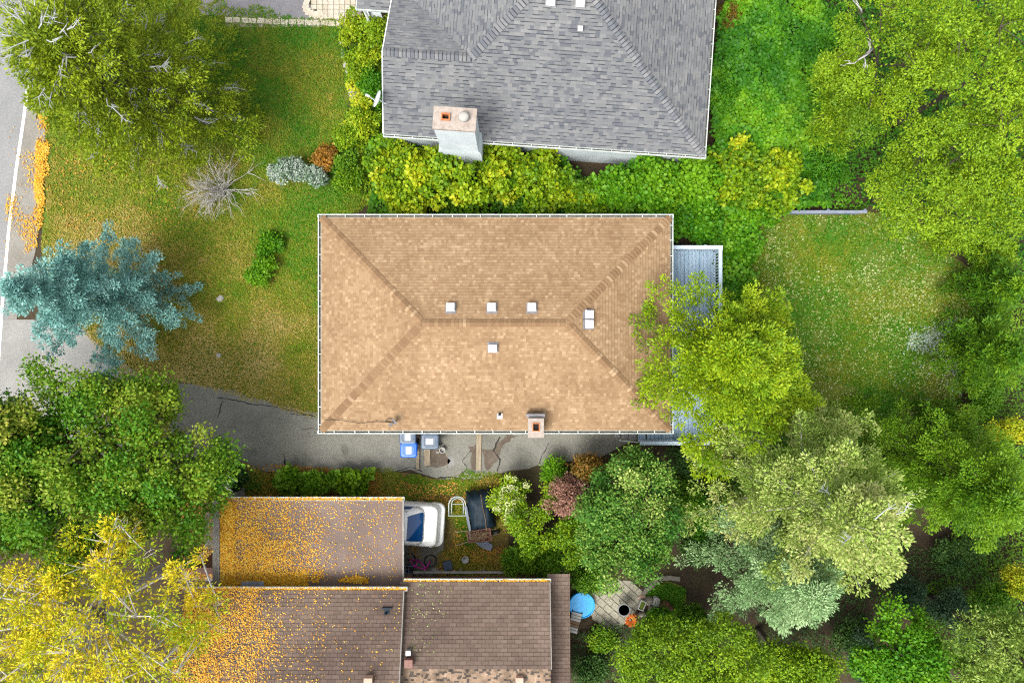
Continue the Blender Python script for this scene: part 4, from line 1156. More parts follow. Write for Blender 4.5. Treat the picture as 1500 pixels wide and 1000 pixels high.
b = MB(); pts = [(697, 794), (714, 792), (722, 797), (719, 806), (706, 801)]; q = [P(*p)[:2] for p in pts]
c = P(709, 798); b.off = Vector((c.x, c.y, 0)); b.prism([tuple(p) for p in q][::-1], .02, .09)
tag(b.build('stone_slab', M['slate'], loc=(c.x, c.y, 0), bevel=.01), 'blue-grey slab lying below the wheelbarrow', 'slab')

# bicycle leaning low against the wall
c = P(615, 813, .2); c.z = 0
bike = empty('bicycle', c, 'magenta child bicycle leaning over beside the carport', 'bicycle', rz=math.radians(-4))
TL = Matrix.Rotation(math.radians(52), 4, 'X')
def bt(p): return TL @ Vector(p)
def bw_(x):
    b = MB(); n = 22
    rings = []
    for i in range(n + 1):
        a = 2 * math.pi * i / n; cc = Vector((x + .24 * math.cos(a), 0, .26 + .24 * math.sin(a)))
        rr_ = Vector((math.cos(a), 0, math.sin(a)))
        rings.append([TL @ (cc + rr_ * .022 * math.cos(t) + Vector((0, 1, 0)) * .022 * math.sin(t)) for t in [2 * math.pi * j / 6 for j in range(6)]])
    b.loft(rings, cap0=False, cap1=False); o = b.build('wheel', M['black'], bike, True)
    b = MB()
    for i in range(10):
        a = 2 * math.pi * i / 10; b.tube([bt((x, 0, .26)), bt((x + .23 * math.cos(a), 0, .26 + .23 * math.sin(a)))], .004, 4)
    b.build('spokes', M['chrome'], o)
bw_(-.42); bw_(.44)
b = MB()
for p, q in (((-.42, .0, .26), (-.05, 0, .26)), ((-.05, 0, .26), (-.16, 0, .58)), ((-.16, 0, .55), (.28, 0, .60)), ((-.05, 0, .26), (.28, 0, .56)), ((-.42, 0, .26), (-.16, 0, .55)), ((.28, 0, .62), (.44, .05, .26)), ((.28, 0, .62), (.44, -.05, .26))):
    b.tube([bt(p), bt(q)], .022, 8)
b.build('frame', M['pink'], bike, True)
b = MB(); b.tube([bt((.24, -.24, .76)), bt((.28, -.1, .74)), bt((.27, 0, .70)), bt((.28, .1, .74)), bt((.24, .24, .76))], .014, 6); b.tube([bt((.28, 0, .6)), bt((.27, 0, .7))], .014, 6); b.build('handlebar', M['chrome'], bike, True)
b = MB(); b.loft([[bt((-.30, -.07, .64)), bt((-.04, -.02, .64)), bt((-.04, .02, .64)), bt((-.30, .07, .64))], [bt((-.30, -.06, .68)), bt((-.04, -.015, .67)), bt((-.04, .015, .67)), bt((-.30, .06, .68))]]); b.build('saddle', M['black'], bike)
b = MB(); b.tube([bt((-.05, -.12, .2)), bt((-.05, -.12, .26)), bt((-.05, .12, .26)), bt((-.05, .12, .33))], .012, 6); b.build('pedals', M['black'], bike)

c = P(596, 834, .3); c.z = 0
cb = empty('crate', c, 'grey open-grid plastic crate at the carport corner', 'crate', rz=math.radians(-4))
w, d, h = .32, .17, .3
b = MB(); b.box(-w, w, -d, d, .02, .04); b.build('base', M['black'], cb)
for (x0_, x1_, y0_, y1_) in ((-w, w, -d, -d + .025), (-w, w, d - .025, d), (-w, -w + .025, -d + .025, d - .025), (w - .025, w, -d + .025, d - .025)):
    b = MB()
    for zz in (.05, .17, .28): b.box(x0_, x1_, y0_, y1_, zz, zz + .035)
    n_ = 6
    for k in range(n_ + 1):
        if x1_ - x0_ > .1: xx_ = x0_ + (x1_ - x0_ - .02) * k / n_; b.box(xx_, xx_ + .02, y0_ + .003, y1_ - .003, .04, .3)
        else: yy_ = y0_ + (y1_ - y0_ - .02) * k / n_; b.box(x0_ + .003, x1_ - .003, yy_, yy_ + .02, .04, .3)
    b.build('side', M['slate'], cb)
b = MB()
for k in range(1, 5): x = -w + 2 * w * k / 5; b.box(x - .012, x + .012, -d + .025, d - .025, .24, .262)
b.box(-w + .025, w - .025, -.012, .012, .263, .28); b.build('divider', M['slate'], cb)

def crate_box(px, py, w, d, h, mat, label, cat, name, rz=0):
    c = P(px, py, h); c.z = 0; o = empty(name, c, label, cat, rz=rz)
    b = MB(); b.loft([[(-w * .9, -d * .9, .012), (w * .9, -d * .9, .012), (w * .9, d * .9, .012), (-w * .9, d * .9, .012)], [(-w, -d, h * .85), (w, -d, h * .85), (w, d, h * .85), (-w, d, h * .85)]]); b.build('body', mat, o, bevel=.015)
    b = MB(); b.loft([[(-w * 1.06, -d * 1.06, h * .85), (w * 1.06, -d * 1.06, h * .85), (w * 1.06, d * 1.06, h * .85), (-w * 1.06, d * 1.06, h * .85)], [(-w * .95, -d * .95, h), (w * .95, -d * .95, h), (w * .95, d * .95, h), (-w * .95, d * .95, h)]]); b.build('lid', mat, o, bevel=.01)
crate_box(655.5, 829, .17, .17, .35, M['bingrey'], 'dark blue-grey lidded box against the low rail', 'box', 'storage_box', .2)
stone('stone', 637, 835, .16, .09, .1, M['palestone'], 'pale stone on the ground beside the bicycle wheel', 'stone', 41)
stone('stone', 645, 836, .1, .07, .09, M['palestone'], 'small pale stone between bicycle and blue-grey box', 'stone', 42)
stone('stone', 665, 836, .1, .07, .08, M['pinkcap'], 'pinkish stone to the side of the blue-grey box', 'stone', 43)
c = P(681.5, 819.5, .2); c.z = 0
b = MB(); b.loft([[(rr * math.cos(k * math.pi / 9), rr * math.sin(k * math.pi / 9), z) for k in range(18)] for rr, z in ((.10, .012), (.135, .2), (.14, .2), (.14, .215), (.125, .215), (.1, .06))])
tag(b.build('bucket', M['vent'], loc=c), 'round metal bucket on the leafy yard', 'bucket')
p_, q = P(606, 838, .5), P(742, 840, .5)
ra = empty('low_rail', ((p_.x + q.x) / 2, p_.y, 0), 'long pale low rail at the foot of the brown roof', 'rail')
b = MB(((p_.x + q.x) / 2, p_.y, 0)); b.box(p_.x, q.x, p_.y - .04, p_.y + .04, .46, .5); b.build('top_board', M['palestone'], ra)
for k in range(5):
    x = p_.x + (q.x - p_.x) * k / 4; b = MB(((p_.x + q.x) / 2, p_.y, 0)); b.box(x - .04, x + .04, p_.y - .03, p_.y + .03, 0, .459); b.build('post', M['timber'], ra)

# ------------------------------------------------------------------ patio things
c = P(852.5, 886, .3); c.z = 0
pool = empty('paddling_pool', c, 'round bright blue paddling pool beside the patio', 'pool')
b = MB(); n = 40
def circ(rad, z): return [(rad * math.cos(2 * math.pi * k / n), rad * math.sin(2 * math.pi * k / n), z) for k in range(n)]
b.loft([circ(.50, .012), circ(.515, .27), circ(.525, .30), circ(.515, .325), circ(.495, .33), circ(.48, .31), circ(.475, .26)], cap1=False); b.build('wall', M['poolblue'], pool, True)
b = MB(); b.loft([circ(.478, .255), circ(.478, .285)]); b.build('cover', M['poolblue'], pool)
c = P(914, 893, .6); c.z = 0
tb = empty('garden_table', c, 'small round dark metal table on the patio', 'table')
b = MB()
for k in range(5): b.loft([[(rr * math.cos(2 * math.pi * i / 28), rr * math.sin(2 * math.pi * i / 28), z) for i in range(28)] for rr, z in ((.05 + k * .045, .60), (.078 + k * .045, .60), (.078 + k * .045, .615), (.05 + k * .045, .615))])
for k in range(10): a = 2 * math.pi * k / 10; b.tube([(.03 * math.cos(a), .03 * math.sin(a), .603), (.245 * math.cos(a), .245 * math.sin(a), .603)], .006, 4)
b.build('table_top', M['lead'], tb)
b = MB(); b.disc((0, 0), .235, .585, .592, 24); b.build('under_plate', M['bingrey'], tb)
for k in range(3): a = 2 * math.pi * k / 3; b = MB(); b.tube([(.05 * math.cos(a), .05 * math.sin(a), .585), (.2 * math.cos(a), .2 * math.sin(a), .02)], .014, 6); b.build('leg', M['black'], tb)
c = P(842, 912, .4); c.z = 0
gc = empty('garden_lounger', c, 'beige and grey slatted lounger between pool and lean-to roof', 'lounger', rz=math.radians(-15))
for k in range(7):
    b = MB(); b.box(-.2, .2, -.42 + k * .12, -.32 + k * .12, .32, .35); b.build('slat', M['palestone'] if k in (0, 1, 4, 5, 6) else M['drystick'], gc)
for x in (-.2, .2):
    b = MB(); b.box(x - .02, x + .02, -.45, .45, .28, .319); b.build('side_rail', M['black'], gc)
    for y in (-.4, .4): b = MB(); b.box(x - .018, x + .018, y - .02, y + .02, .01, .28); b.build('leg', M['black'], gc)
for i, (x, y, rx, ry, h, m) in enumerate([(941, 874, .16, .12, .15, 'pinkcap'), (950, 880, .26, .2, .3, 'stone'), (956, 892, .22, .2, .28, 'stone'), (944, 900, .27, .16, .25, 'stone'), (961, 882, .18, .26, .3, 'palestone'), (974, 889, .34, .26, .32, 'brownmetal'), (962, 897, .2, .16, .22, 'stone')]):
    lab = ['small pinkish rock in the rockery beside the planter frame', 'rounded grey-brown rock next to the white planter frame', 'rock in the middle of the rockery', 'flat grey rock nearest the orange flower', 'tall pale rock in the rockery by the small lawn', 'large reddish-brown rock at the end of the rockery', 'small rock between the reddish-brown rock and the patio'][i]
    stone('rock', x, y, rx, ry, h, M[m], lab, 'rock', 60 + i, group='rockery beside the patio')
c = P(940.5, 886, .3); c.z = 0
pf = empty('planter', c, 'small planter box with pale rim and green filling in the rockery', 'planter', rz=math.radians(-22))
b = MB()
for (x0_, x1_, y0_, y1_) in ((-.12, .12, -.2, -.165), (-.12, .12, .165, .2), (-.12, -.085, -.165, .165), (.085, .12, -.165, .165)): b.box(x0_, x1_, y0_, y1_, .1, .34)
b.build('rim', M['palestone'], pf)
b = MB(); b.box(-.085, .085, -.165, .165, .05, .3); b.build('soil', M['lawn'], pf)
b = MB(); b.box(-.11, .11, -.19, .19, .0, .1); b.build('base', M['stone'], pf)
for i, (x, y, a) in enumerate([(945, 865, 50), (953, 858, 45), (960, 851, 40), (968, 846, 20), (979, 845, 5), (990, 846, -5)]):
    c = P(x, y); b = MB(); b.loft([[(-.17, -.1, 0), (.17, -.1, 0), (.17, .1, 0), (-.17, .1, 0)], [(-.16, -.09, .1), (.16, -.09, .1), (.16, .09, .1), (-.16, .09, .1)]])
    o = b.build('edging_block', M['stone'], loc=(c.x, c.y, 0), bevel=.01); o.rotation_euler.z = math.radians(a)
    tag(o, 'stone block in the curved edging round the small lawn', 'stone block', 'curved edging of the small lawn')
# two pale slats of a garden seat under the porch gutter
c = P(548, 24, .6); c.z = 0
gs_ = empty('porch_chair', c, 'pale blue-grey garden chair half hidden under the porch gutter', 'chair', rz=math.radians(24))
for k in (-.22, .22):
    b = MB(); b.box(k - .07, k + .07, -.35, .3, .58, .62); b.build('armrest', M['dish'], gs_)
    for y in (-.3, .25): b = MB(); b.box(k - .03, k + .03, y - .03, y + .03, 0, .579); b.build('leg', M['dish'], gs_)
b = MB(); b.box(-.145, .145, -.28, .28, .36, .4); b.build('seat', M['dish'], gs_)
b = MB(); b.box(-.145, .145, .285, .325, .4, .95); b.build('backrest', M['dish'], gs_)

# ------------------------------------------------------------------ vegetation
def nrmz(a): return a / np.maximum(np.linalg.norm(a, axis=-1, keepdims=True), 1e-9)


def rdirs(rng, n): return nrmz(rng.normal(size=(n, 3)))


class Leaves:
    """many small leaf faces gathered into one crown mesh"""
    def __init__(self): self.parts = []

    def add(self, pos, d, nrm, L, W, tint, shape='rh'):
        n = len(pos)
        L = np.broadcast_to(np.asarray(L, float), (n,))[:, None]; W = np.broadcast_to(np.asarray(W, float), (n,))[:, None]
        d = nrmz(d); side = nrmz(np.cross(d, nrm)); up = np.cross(side, d)
        if shape == 'rh': q = [(0, 0, 0), (.45, .5, .03), (1, 0, 0), (.45, -.5, .03)]
        elif shape == 'tri': q = [(0, .5, 0), (0, -.5, 0), (1, 0, .1)]
        elif shape == 'disc': q = [(0, 0, 0), (.38, .5, .05), (.9, .3, 0), (.9, -.3, 0), (.38, -.5, .05)]
        else: q = [(0, 0, 0), (.5, .5, .04), (1, 0, -.04), (.5, -.5, .04)]
        v = np.stack([pos + d * L * a + side * W * b_ + up * L * c for a, b_, c in q], 1)
        self.parts.append((v, np.broadcast_to(np.asarray(tint, float), (n,))))

    def build(self, name, mat, parent=None, off=(0, 0, 0), loc=None):
        nv = sum(v.shape[0] * v.shape[1] for v, t in self.parts); nf = sum(v.shape[0] for v, t in self.parts)
        co = np.concatenate([v.reshape(-1, 3) for v, t in self.parts]) - np.asarray(off, float)
        ti = np.concatenate([np.repeat(t, v.shape[1]) for v, t in self.parts])
        tot = np.concatenate([np.full(v.shape[0], v.shape[1]) for v, t in self.parts])
        me = bpy.data.meshes.new(name)
        me.vertices.add(nv); me.vertices.foreach_set('co', co.astype(np.float32).ravel())
        me.loops.add(nv); me.loops.foreach_set('vertex_index', np.arange(nv, dtype=np.int32))
        me.polygons.add(nf); me.polygons.foreach_set('loop_start', (np.cumsum(tot) - tot).astype(np.int32))
        at = me.attributes.new('tint', 'FLOAT', 'POINT'); at.data.foreach_set('value', ti.astype(np.float32))
        me.materials.append(mat); me.update(calc_edges=True)
        o = bpy.data.objects.new(name, me); COL.objects.link(o)
        if parent: o.parent = parent
        if loc is not None: o.location = loc
        return o


def bez(p0, p1, p2, n=5):
    return [p0 * (1 - t) ** 2 + p1 * 2 * t * (1 - t) + p2 * t * t for t in [i / n for i in range(n + 1)]]


def clump_tree(name, label, cat, base, C, R, seed, mat, nclump=60, cr=.55, per=350, L=.10, W=.06, shape='rh', flat=.7, tuft=.5, trunk_r=.14,
               barkm='bark', lobes=7, inner=.4, tmu=.45, tsd=.18, group=None, twigs=True, extra=None, up=.5, bottom=-.35, twig_out=0, tintf=None, stems=1, crown='crown', spread=False, rmin=.45, rpow=.55, fill=0, wb=.28, nr=.5):
    rng = np.random.default_rng(seed); rr = random.Random(seed)
    base = Vector(base); C = Vector(C)
    t = empty(name, base, label, cat, group)
    ld = rdirs(rng, lobes); ld[:, 2] = np.abs(ld[:, 2]) * .8
    ld = nrmz(ld)
    if spread:                                    # clumps keep their distance, so gaps open between them
        cand = rdirs(rng, nclump * 30); cand = cand[cand[:, 2] > bottom]; pick = [0]
        dm = np.full(len(cand), 9.0)
        for _ in range(nclump - 1):
            dm = np.minimum(dm, np.linalg.norm(cand - cand[pick[-1]], axis=1)); pick.append(int(np.argmax(dm * rng.uniform(.75, 1.0, len(cand)))))
        d = cand[pick]
    else:
        d = rdirs(rng, nclump * 6); d = d[d[:, 2] > bottom][:nclump]
    f = .66 + .42 * np.max(np.exp(5.0 * (d @ ld.T - 1)), 1)
    rad = (inner + (1 - inner) * rng.random(len(d)) ** rpow) * f
    cen = np.array(C)[None] + d * rad[:, None] * np.array(R)[None]
    cen[:, 2] = np.maximum(cen[:, 2], cr * .35)
    cs = cr * rng.uniform(.6, 1.25, len(d))
    lv = Leaves()
    for i in range(len(d)):
        n = int(per * (cs[i] / cr) ** 2)
        dd = rdirs(rng, n); dd[:, 2] = np.where(dd[:, 2] < -.25, -dd[:, 2], dd[:, 2])
        rf = rng.uniform(rmin, 1.05, n)[:, None]
        wob = (1 + wb * np.sin(dd[:, :1] * 5 + i) * np.cos(dd[:, 1:2] * 6 - i) + wb * .4 * np.sin(dd[:, 2:3] * 7 + dd[:, :1] * 9 + i * 2))
        pos = cen[i] + dd * rf * wob * cs[i] * np.array([1, 1, flat])
        ldir = nrmz(dd * tuft + rdirs(rng, n) * .6)
        nn = nrmz(dd * .95 + np.array([0, 0, up * .5]) + rdirs(rng, n) * nr)
        tt = np.clip(rng.normal(tmu, tsd), .0, 1.0)
        if tintf is not None: tt = np.clip(tt + tintf(cen[i]), 0, 1)
        k = rng.uniform(.7, 1.25, n)
        lv.add(pos, ldir, nn, L * k, W * k, tt, shape)
    if fill:
        dd = rdirs(rng, fill); rf = rng.uniform(.15, .72, fill) ** .6
        pos = np.array(C) + dd * rf[:, None] * np.array(R) * .8; pos[:, 2] = np.maximum(pos[:, 2], .3)
        lv.add(pos, rdirs(rng, fill), nrmz(np.array([0, 0, 1.0]) + rdirs(rng, fill) * .8), L * 1.3, W * 1.5, np.clip(rng.normal(tmu, tsd, fill), 0, 1), shape)
    o = lv.build(crown, M[mat], t, off=base)
    # trunk, limbs to a spread of clumps, twigs from limbs to the rest
    bm_ = MB(base)
    fork = base.lerp(C, .45); fork.z = max(.25, C.z - R[2] * .55) if stems == 1 else .15
    if stems == 1:
        mid = base.lerp(fork, .5) + Vector((rr.uniform(-.1, .1), rr.uniform(-.1, .1), 0))
        bm_.tube(bez(base, mid, fork, 5), [trunk_r * (1.25 - .5 * k / 5) for k in range(6)], 8)
        bm_.build('trunk', M[barkm], t, True)
        bm_ = MB(base)
    order = sorted(range(len(d)), key=lambda i: -rad[i])
    mains = order[:max(5, len(d) // 6)]
    paths = []
    for i in mains:
        e = Vector(cen[i]); m = fork.lerp(e, .5) + Vector((0, 0, .15 * (e - fork).length * (.6 if stems == 1 else .3)))
        pth = bez(fork if stems == 1 else base + Vector((rr.uniform(-.15, .15), rr.uniform(-.15, .15), 0)), m, e, 6)
        paths.append(pth); r0 = trunk_r * (.42 if stems == 1 else .3)
        bm_.tube(pth, [r0 * (1 - .85 * k / 6) for k in range(7)], 5, cap=False)
    if twigs:
        allp = [q for pth in paths for q in pth[2:]]
        for i in range(len(d)):
            if i in mains: continue
            e = Vector(cen[i]); s = min(allp, key=lambda q: (q - e).length_squared)
            bm_.tube(bez(s, s.lerp(e, .5) + Vector((0, 0, .06)), e, 3), [trunk_r * .16, trunk_r * .13, trunk_r * .1, trunk_r * .05], 4, cap=False)
    bm_.build('branches' if stems == 1 else 'stems', M[barkm], t, True)
    if twig_out:                                  # bare twigs that stand clear of the leaves
        tw = MB(base)
        for _ in range(twig_out):
            i = rr.randrange(len(d)); c = Vector(cen[i]); dv = Vector(d[i]); dv.z = abs(dv.z) * .6 + .25; dv.normalize()
            p0 = c - dv * cs[i] * .4
            for s_ in range(rr.randint(2, 4)):
                q = (dv + Vector((rr.uniform(-.7, .7), rr.uniform(-.7, .7), rr.uniform(-.1, .3)))).normalized()
                e = p0 + q * cs[i] * rr.uniform(1.1, 1.9)
                cv = Vector((rr.uniform(-.14, .14), rr.uniform(-.14, .14), .05)); tw.tube([p0, p0.lerp(e, .33) + cv, p0.lerp(e, .66) + cv * .9, e], [.013, .010, .007, .003], 4, cap=False)
                e2 = p0.lerp(e, .55); q2 = (q + Vector((rr.uniform(-.8, .8), rr.uniform(-.8, .8), 0))).normalized()
                tw.tube([e2, e2 + q2 * cs[i] * .5], [.009, .003], 4, cap=False)
        tag(tw.build('bare_twigs', M['paletwig'], t, True), kind='stuff')
    if extra: extra(t, cen, cs, rng, base)
    return t


def arm_tree(name, label, cat, base, apex, prof, seed, mat, nb=110, zlow=.8, elev=(.0, .9), droop=.25, fan=.42, sp=.13, es=.075, fl=.05, L=.14, W=.045,
             shape='rh', flat=.6, ang=55, trunk_r=.16, tmu=.45, tsd=.16, asym=(0, 0), barkm='bark', jit=.25, bare=0, start=.12, group=None, lift=0.0, outtint=0.0, cl=0.0, per=60, side=.8, limbm=None):
    """conifer-like tree: arms round a leading stem, each arm feathered with side twigs"""
    rng = np.random.default_rng(seed); rr = random.Random(seed)
    base = Vector(base); apex = Vector(apex)
    t = empty(name, base, label, cat, group)
    ctrl = base.lerp(apex, .5); lowx = base.lerp(apex, .35); ctrl.x, ctrl.y = lowx.x, lowx.y
    st = bez(base, ctrl, apex, 10)
    b = MB(base); b.tube(st, [trunk_r * (1.15 - k * .105) for k in range(11)], 8); b.build('trunk', M[barkm], t, True)
    bm_ = MB(base); lv = Leaves(); bare_mb = MB(base)
    T = np.linspace(0, 1, len(prof))
    z0 = zlow / apex.z
    for i in range(nb):
        u = (i + rng.uniform(0, .9)) / nb
        h = z0 + (1 - z0) * (u ** .9)
        k = min(9, int(h * 10)); o = st[k].lerp(st[k + 1], h * 10 - k)
        az = i * 2.39996 + rng.uniform(-.3, .3)
        hd = np.array([math.cos(az), math.sin(az), 0.0])
        Lb = float(np.interp(h, T, prof)) * rng.uniform(1 - jit, 1 + jit * .55) * (1 + hd[0] * asym[0] + hd[1] * asym[1])
        e = elev[0] + (elev[1] - elev[0]) * u + rng.uniform(-.12, .12)
        dr = droop * rng.uniform(.7, 1.3)
        O = np.array(o)
        def at(s): return O + hd * (Lb * s * math.cos(e))[:, None] + np.array([0, 0, 1.0]) * (Lb * (s * math.sin(e) - dr * s * s + lift * s ** 3))[:, None]
        ss = np.linspace(0, 1, 6)
        bp = at(ss); bp[:, 2] = np.maximum(bp[:, 2], .12)
        r0 = max(.012, trunk_r * .22 * min(1, Lb / 2.5))
        bm_.tube([Vector(q) for q in bp], [r0 * (1 - .85 * q) for q in ss], 4, cap=False)
        sd = np.array([-hd[1], hd[0], 0.0])
        if cl:                                    # puffs of foliage strung along the arm and its side shoots
            nm = max(3, int(Lb * (1 - start) / (cl * .75)))
            sm = np.linspace(start, 1.0, nm) + rng.uniform(-.03, .03, nm)
            cpos = [at(sm)]; crad = [cl * (1.12 - .5 * sm) * rng.uniform(.75, 1.2, nm)]
            ns = int(nm * side)
            if ns:
                s2 = rng.uniform(start + .12, .92, ns); off = rng.choice([-1, 1], ns) * fan * Lb * np.minimum(s2, 1.12 - s2) * rng.uniform(.5, 1.15, ns)
                fw = np.abs(off) * .7 / max(Lb, .3)
                cpos.append(at(np.clip(s2 + fw, 0, 1.05)) + sd * off[:, None] - np.array([0, 0, .12]) * np.abs(off)[:, None]); crad.append(cl * .8 * rng.uniform(.6, 1.1, ns))
            cpos = np.concatenate(cpos); crad = np.concatenate(crad)
            m = np.maximum(10, (per * (crad / cl) ** 2).astype(int)); idx = np.repeat(np.arange(len(crad)), m); n = len(idx)
            dd = rdirs(rng, n); dd[:, 2] = np.where(dd[:, 2] < -.3, -dd[:, 2], dd[:, 2])
            pos = cpos[idx] + dd * (crad[idx] * rng.uniform(.35, 1.08, n))[:, None] * np.array([1, 1, flat])
            pos[:, 2] = np.maximum(pos[:, 2], .06)
            ld = nrmz(dd * .8 + hd * .55 + rdirs(rng, n) * .5)
            nn = nrmz(dd * .9 + np.array([0, 0, .3]) + rdirs(rng, n) * .5)
            kk = rng.uniform(.7, 1.25, n); bt_ = rng.normal(tmu, tsd)
            ct = np.clip(bt_ + rng.normal(0, .1, len(crad)), 0, 1)
            lv.add(pos, ld, nn, L * kk, W * kk, ct[idx], shape)
        if cl and not bare: continue
        ntw = max(3, int(Lb / sp)) if not cl else 1
        s = np.repeat(np.linspace(start, .99, ntw), 2) + rng.uniform(-.02, .02, ntw * 2)
        s = np.clip(s, 0, 1)
        sg = np.tile([1.0, -1.0], ntw)
        wl = fan * Lb * np.minimum(s * 1.6, (1 - s) * 1.15 + .10) * rng.uniform(.6, 1.2, ntw * 2) + .05
        m = np.maximum(2, (wl / es).astype(int))
        idx = np.repeat(np.arange(len(s)), m)
        fr = (np.concatenate([np.arange(q) for q in m]) + rng.random(len(idx))) / m[idx]
        an = math.radians(ang) * (1 - .35 * s[idx]) + rng.uniform(-.15, .15, len(idx))
        td = hd[None] * np.cos(an)[:, None] + sd[None] * (np.sin(an) * sg[idx])[:, None]
        slope = math.sin(e) - 2 * dr * s[idx] + 3 * lift * s[idx] ** 2
        td = td + np.array([0, 0, 1.0]) * (slope * np.cos(an) - .18 * fr)[:, None]
        pos = at(s[idx]) + td * (wl[idx] * fr)[:, None] + rng.normal(size=(len(idx), 3)) * fl * np.array([1, 1, flat])
        pos[:, 2] = np.maximum(pos[:, 2], .06)
        ld = nrmz(td + rdirs(rng, len(idx)) * .65 + np.array([0, 0, .15]))
        nn = nrmz(np.array([0, 0, 1.0]) + rdirs(rng, len(idx)) * .8)
        kk = rng.uniform(.7, 1.25, len(idx))
        lv.add(pos, ld, nn, L * kk, W * kk, np.clip(rng.normal(tmu, tsd) + outtint * (s[idx] - .5), 0, 1), shape)
        for _ in range(2 if bare > .5 else 1):
            if not bare or rr.random() > bare: continue           # grey leafless tips riding over the needles
            s0 = rr.uniform(.3, .85); dl = rr.uniform(.35, .85) / max(Lb, .5); ps = at(np.array([s0, s0 + dl * .5, s0 + dl])) + np.array([0, 0, cl * .75 + .10]); ps[:, 2] += np.array([0, .03, .08]); ps += sd * np.array([0, rr.uniform(-.08, .08), rr.uniform(-.25, .25)])[:, None]
            pv = [Vector(q) for q in ps]; bare_mb.tube(pv, [.022, .016, .006], 4, cap=False)
            for q in range(rr.randint(3, 7)):
                f = rr.uniform(.1, .9); p0 = pv[0].lerp(pv[2], f)
                dv = (Vector(hd) * .8 + Vector(sd) * rr.choice([-1, 1]) * rr.uniform(.5, 1.1) + Vector((0, 0, rr.uniform(.0, .4)))).normalized()
                bare_mb.tube([p0, p0 + dv * rr.uniform(.12, .34)], [.011, .004], 4, cap=False)
    bm_.build('branches', M[limbm or barkm], t, True)
    if bare: tag(bare_mb.build('bare_twigs', M['greytwig'], t, True), kind='stuff')
    lv.build('crown', M[mat], t, off=base)
    return t


def gnd(px, py): return P(px, py, 0)

# --- front garden trees
arm_tree('pine_tree', 'olive-green pine with grey bare twigs at the roadside corner', 'tree', gnd(268, 178), P(62, 57, 9.0), [2.7, 3.2, 3.5, 3.5, 3.1, 2.3, .7], 11, 'pine', nb=112, zlow=.9, elev=(-.05, .7), droop=.14,
         fan=.55, cl=.33, per=82, side=1.15, L=.115, W=.05, flat=.6, trunk_r=.2, bare=.75, barkm='greytwig', limbm='bark', tsd=.17, jit=.3, start=.22, asym=(.12, .12), tmu=.55)
arm_tree('blue_spruce', 'silvery blue spruce leaning over the road edge', 'tree', gnd(208, 437), P(14, 425, 7.4), [2.7, 2.85, 2.6, 2.1, 1.5, .8, .2], 5, 'spruce', nb=70, zlow=.45, elev=(-.08, .55), droop=.08,
         fan=.30, cl=.235, per=105, side=.7, L=.105, W=.042, flat=.8, trunk_r=.15, tsd=.14, jit=.36, start=.14, lift=.08)
clump_tree('maple_tree', 'dense dark green maple beside the driveway apron', 'tree', gnd(246, 650), P(162, 682, 4.2), (4.2, 4.0, 2.4), 3, 'maple', nclump=130, cr=.66, per=560, L=.105, W=.08, shape='leaf', flat=.6, trunk_r=.2, lobes=12, tmu=.5, tsd=.2, twig_out=6, inner=.5, bottom=-.5, fill=6000)
clump_tree('maple_tree', 'lighter olive maple at the road edge under the yellow locust', 'tree', gnd(140, 668), P(10, 690, 4.6), (2.4, 3.2, 2.0), 4, 'maple', nclump=60, cr=.62, per=400, L=.125, W=.095, shape='leaf', flat=.6, trunk_r=.14, lobes=8, tmu=.52, tsd=.16, inner=.5, bottom=-.5)
clump_tree('locust_tree', 'yellow-leaved locust with pale branches over the brown roof', 'tree', gnd(250, 826), P(120, 912, 6.0), (5.0, 3.6, 2.0), 8, 'locust', nclump=165, cr=.44, per=200, L=.12, W=.042, flat=.6, tuft=.9, trunk_r=.17, barkm='paletwig', lobes=14, tmu=.46, tsd=.24, twig_out=110, fill=2500, inner=.3, bottom=-.5)

# leafless shrub on the lawn
c = gnd(328, 277)
sh = empty('bare_shrub', c, 'leafless grey shrub with branches fanning out on the lawn', 'shrub')
rr = random.Random(14); b = MB(c)
def twig(p, d, L_, r0, depth):
    pth = [p]; dv = d.copy(); n_ = 5
    for k in range(n_):
        dv = (dv + Vector((rr.uniform(-.28, .28), rr.uniform(-.28, .28), rr.uniform(-.22, .10)))).normalized()
        pth.append(pth[-1] + dv * L_ / n_)
    b.tube(pth, [r0 * (1 - .8 * k / n_) for k in range(n_ + 1)], 4, cap=False)
    if depth:
        for k in range(rr.randint(3, 5)):
            q = pth[rr.randint(1, n_ - 1)]; d2 = (dv + Vector((rr.uniform(-.9, .9), rr.uniform(-.9, .9), rr.uniform(-.3, .5)))).normalized()
            twig(q, d2, L_ * rr.uniform(.35, .6), r0 * .5, depth - 1)
for i in range(46):
    a = rr.uniform(0, 2 * math.pi); el = rr.uniform(.2, 1.4)
    twig(c + Vector((rr.uniform(-.2, .2), rr.uniform(-.2, .2), 0)), Vector((math.cos(a) * math.cos(el), math.sin(a) * math.cos(el), math.sin(el))), rr.uniform(1.1, 1.8), .022, 2 if i % 3 == 0 else 1)
b.build('branches', M['paletwig'], sh, True)

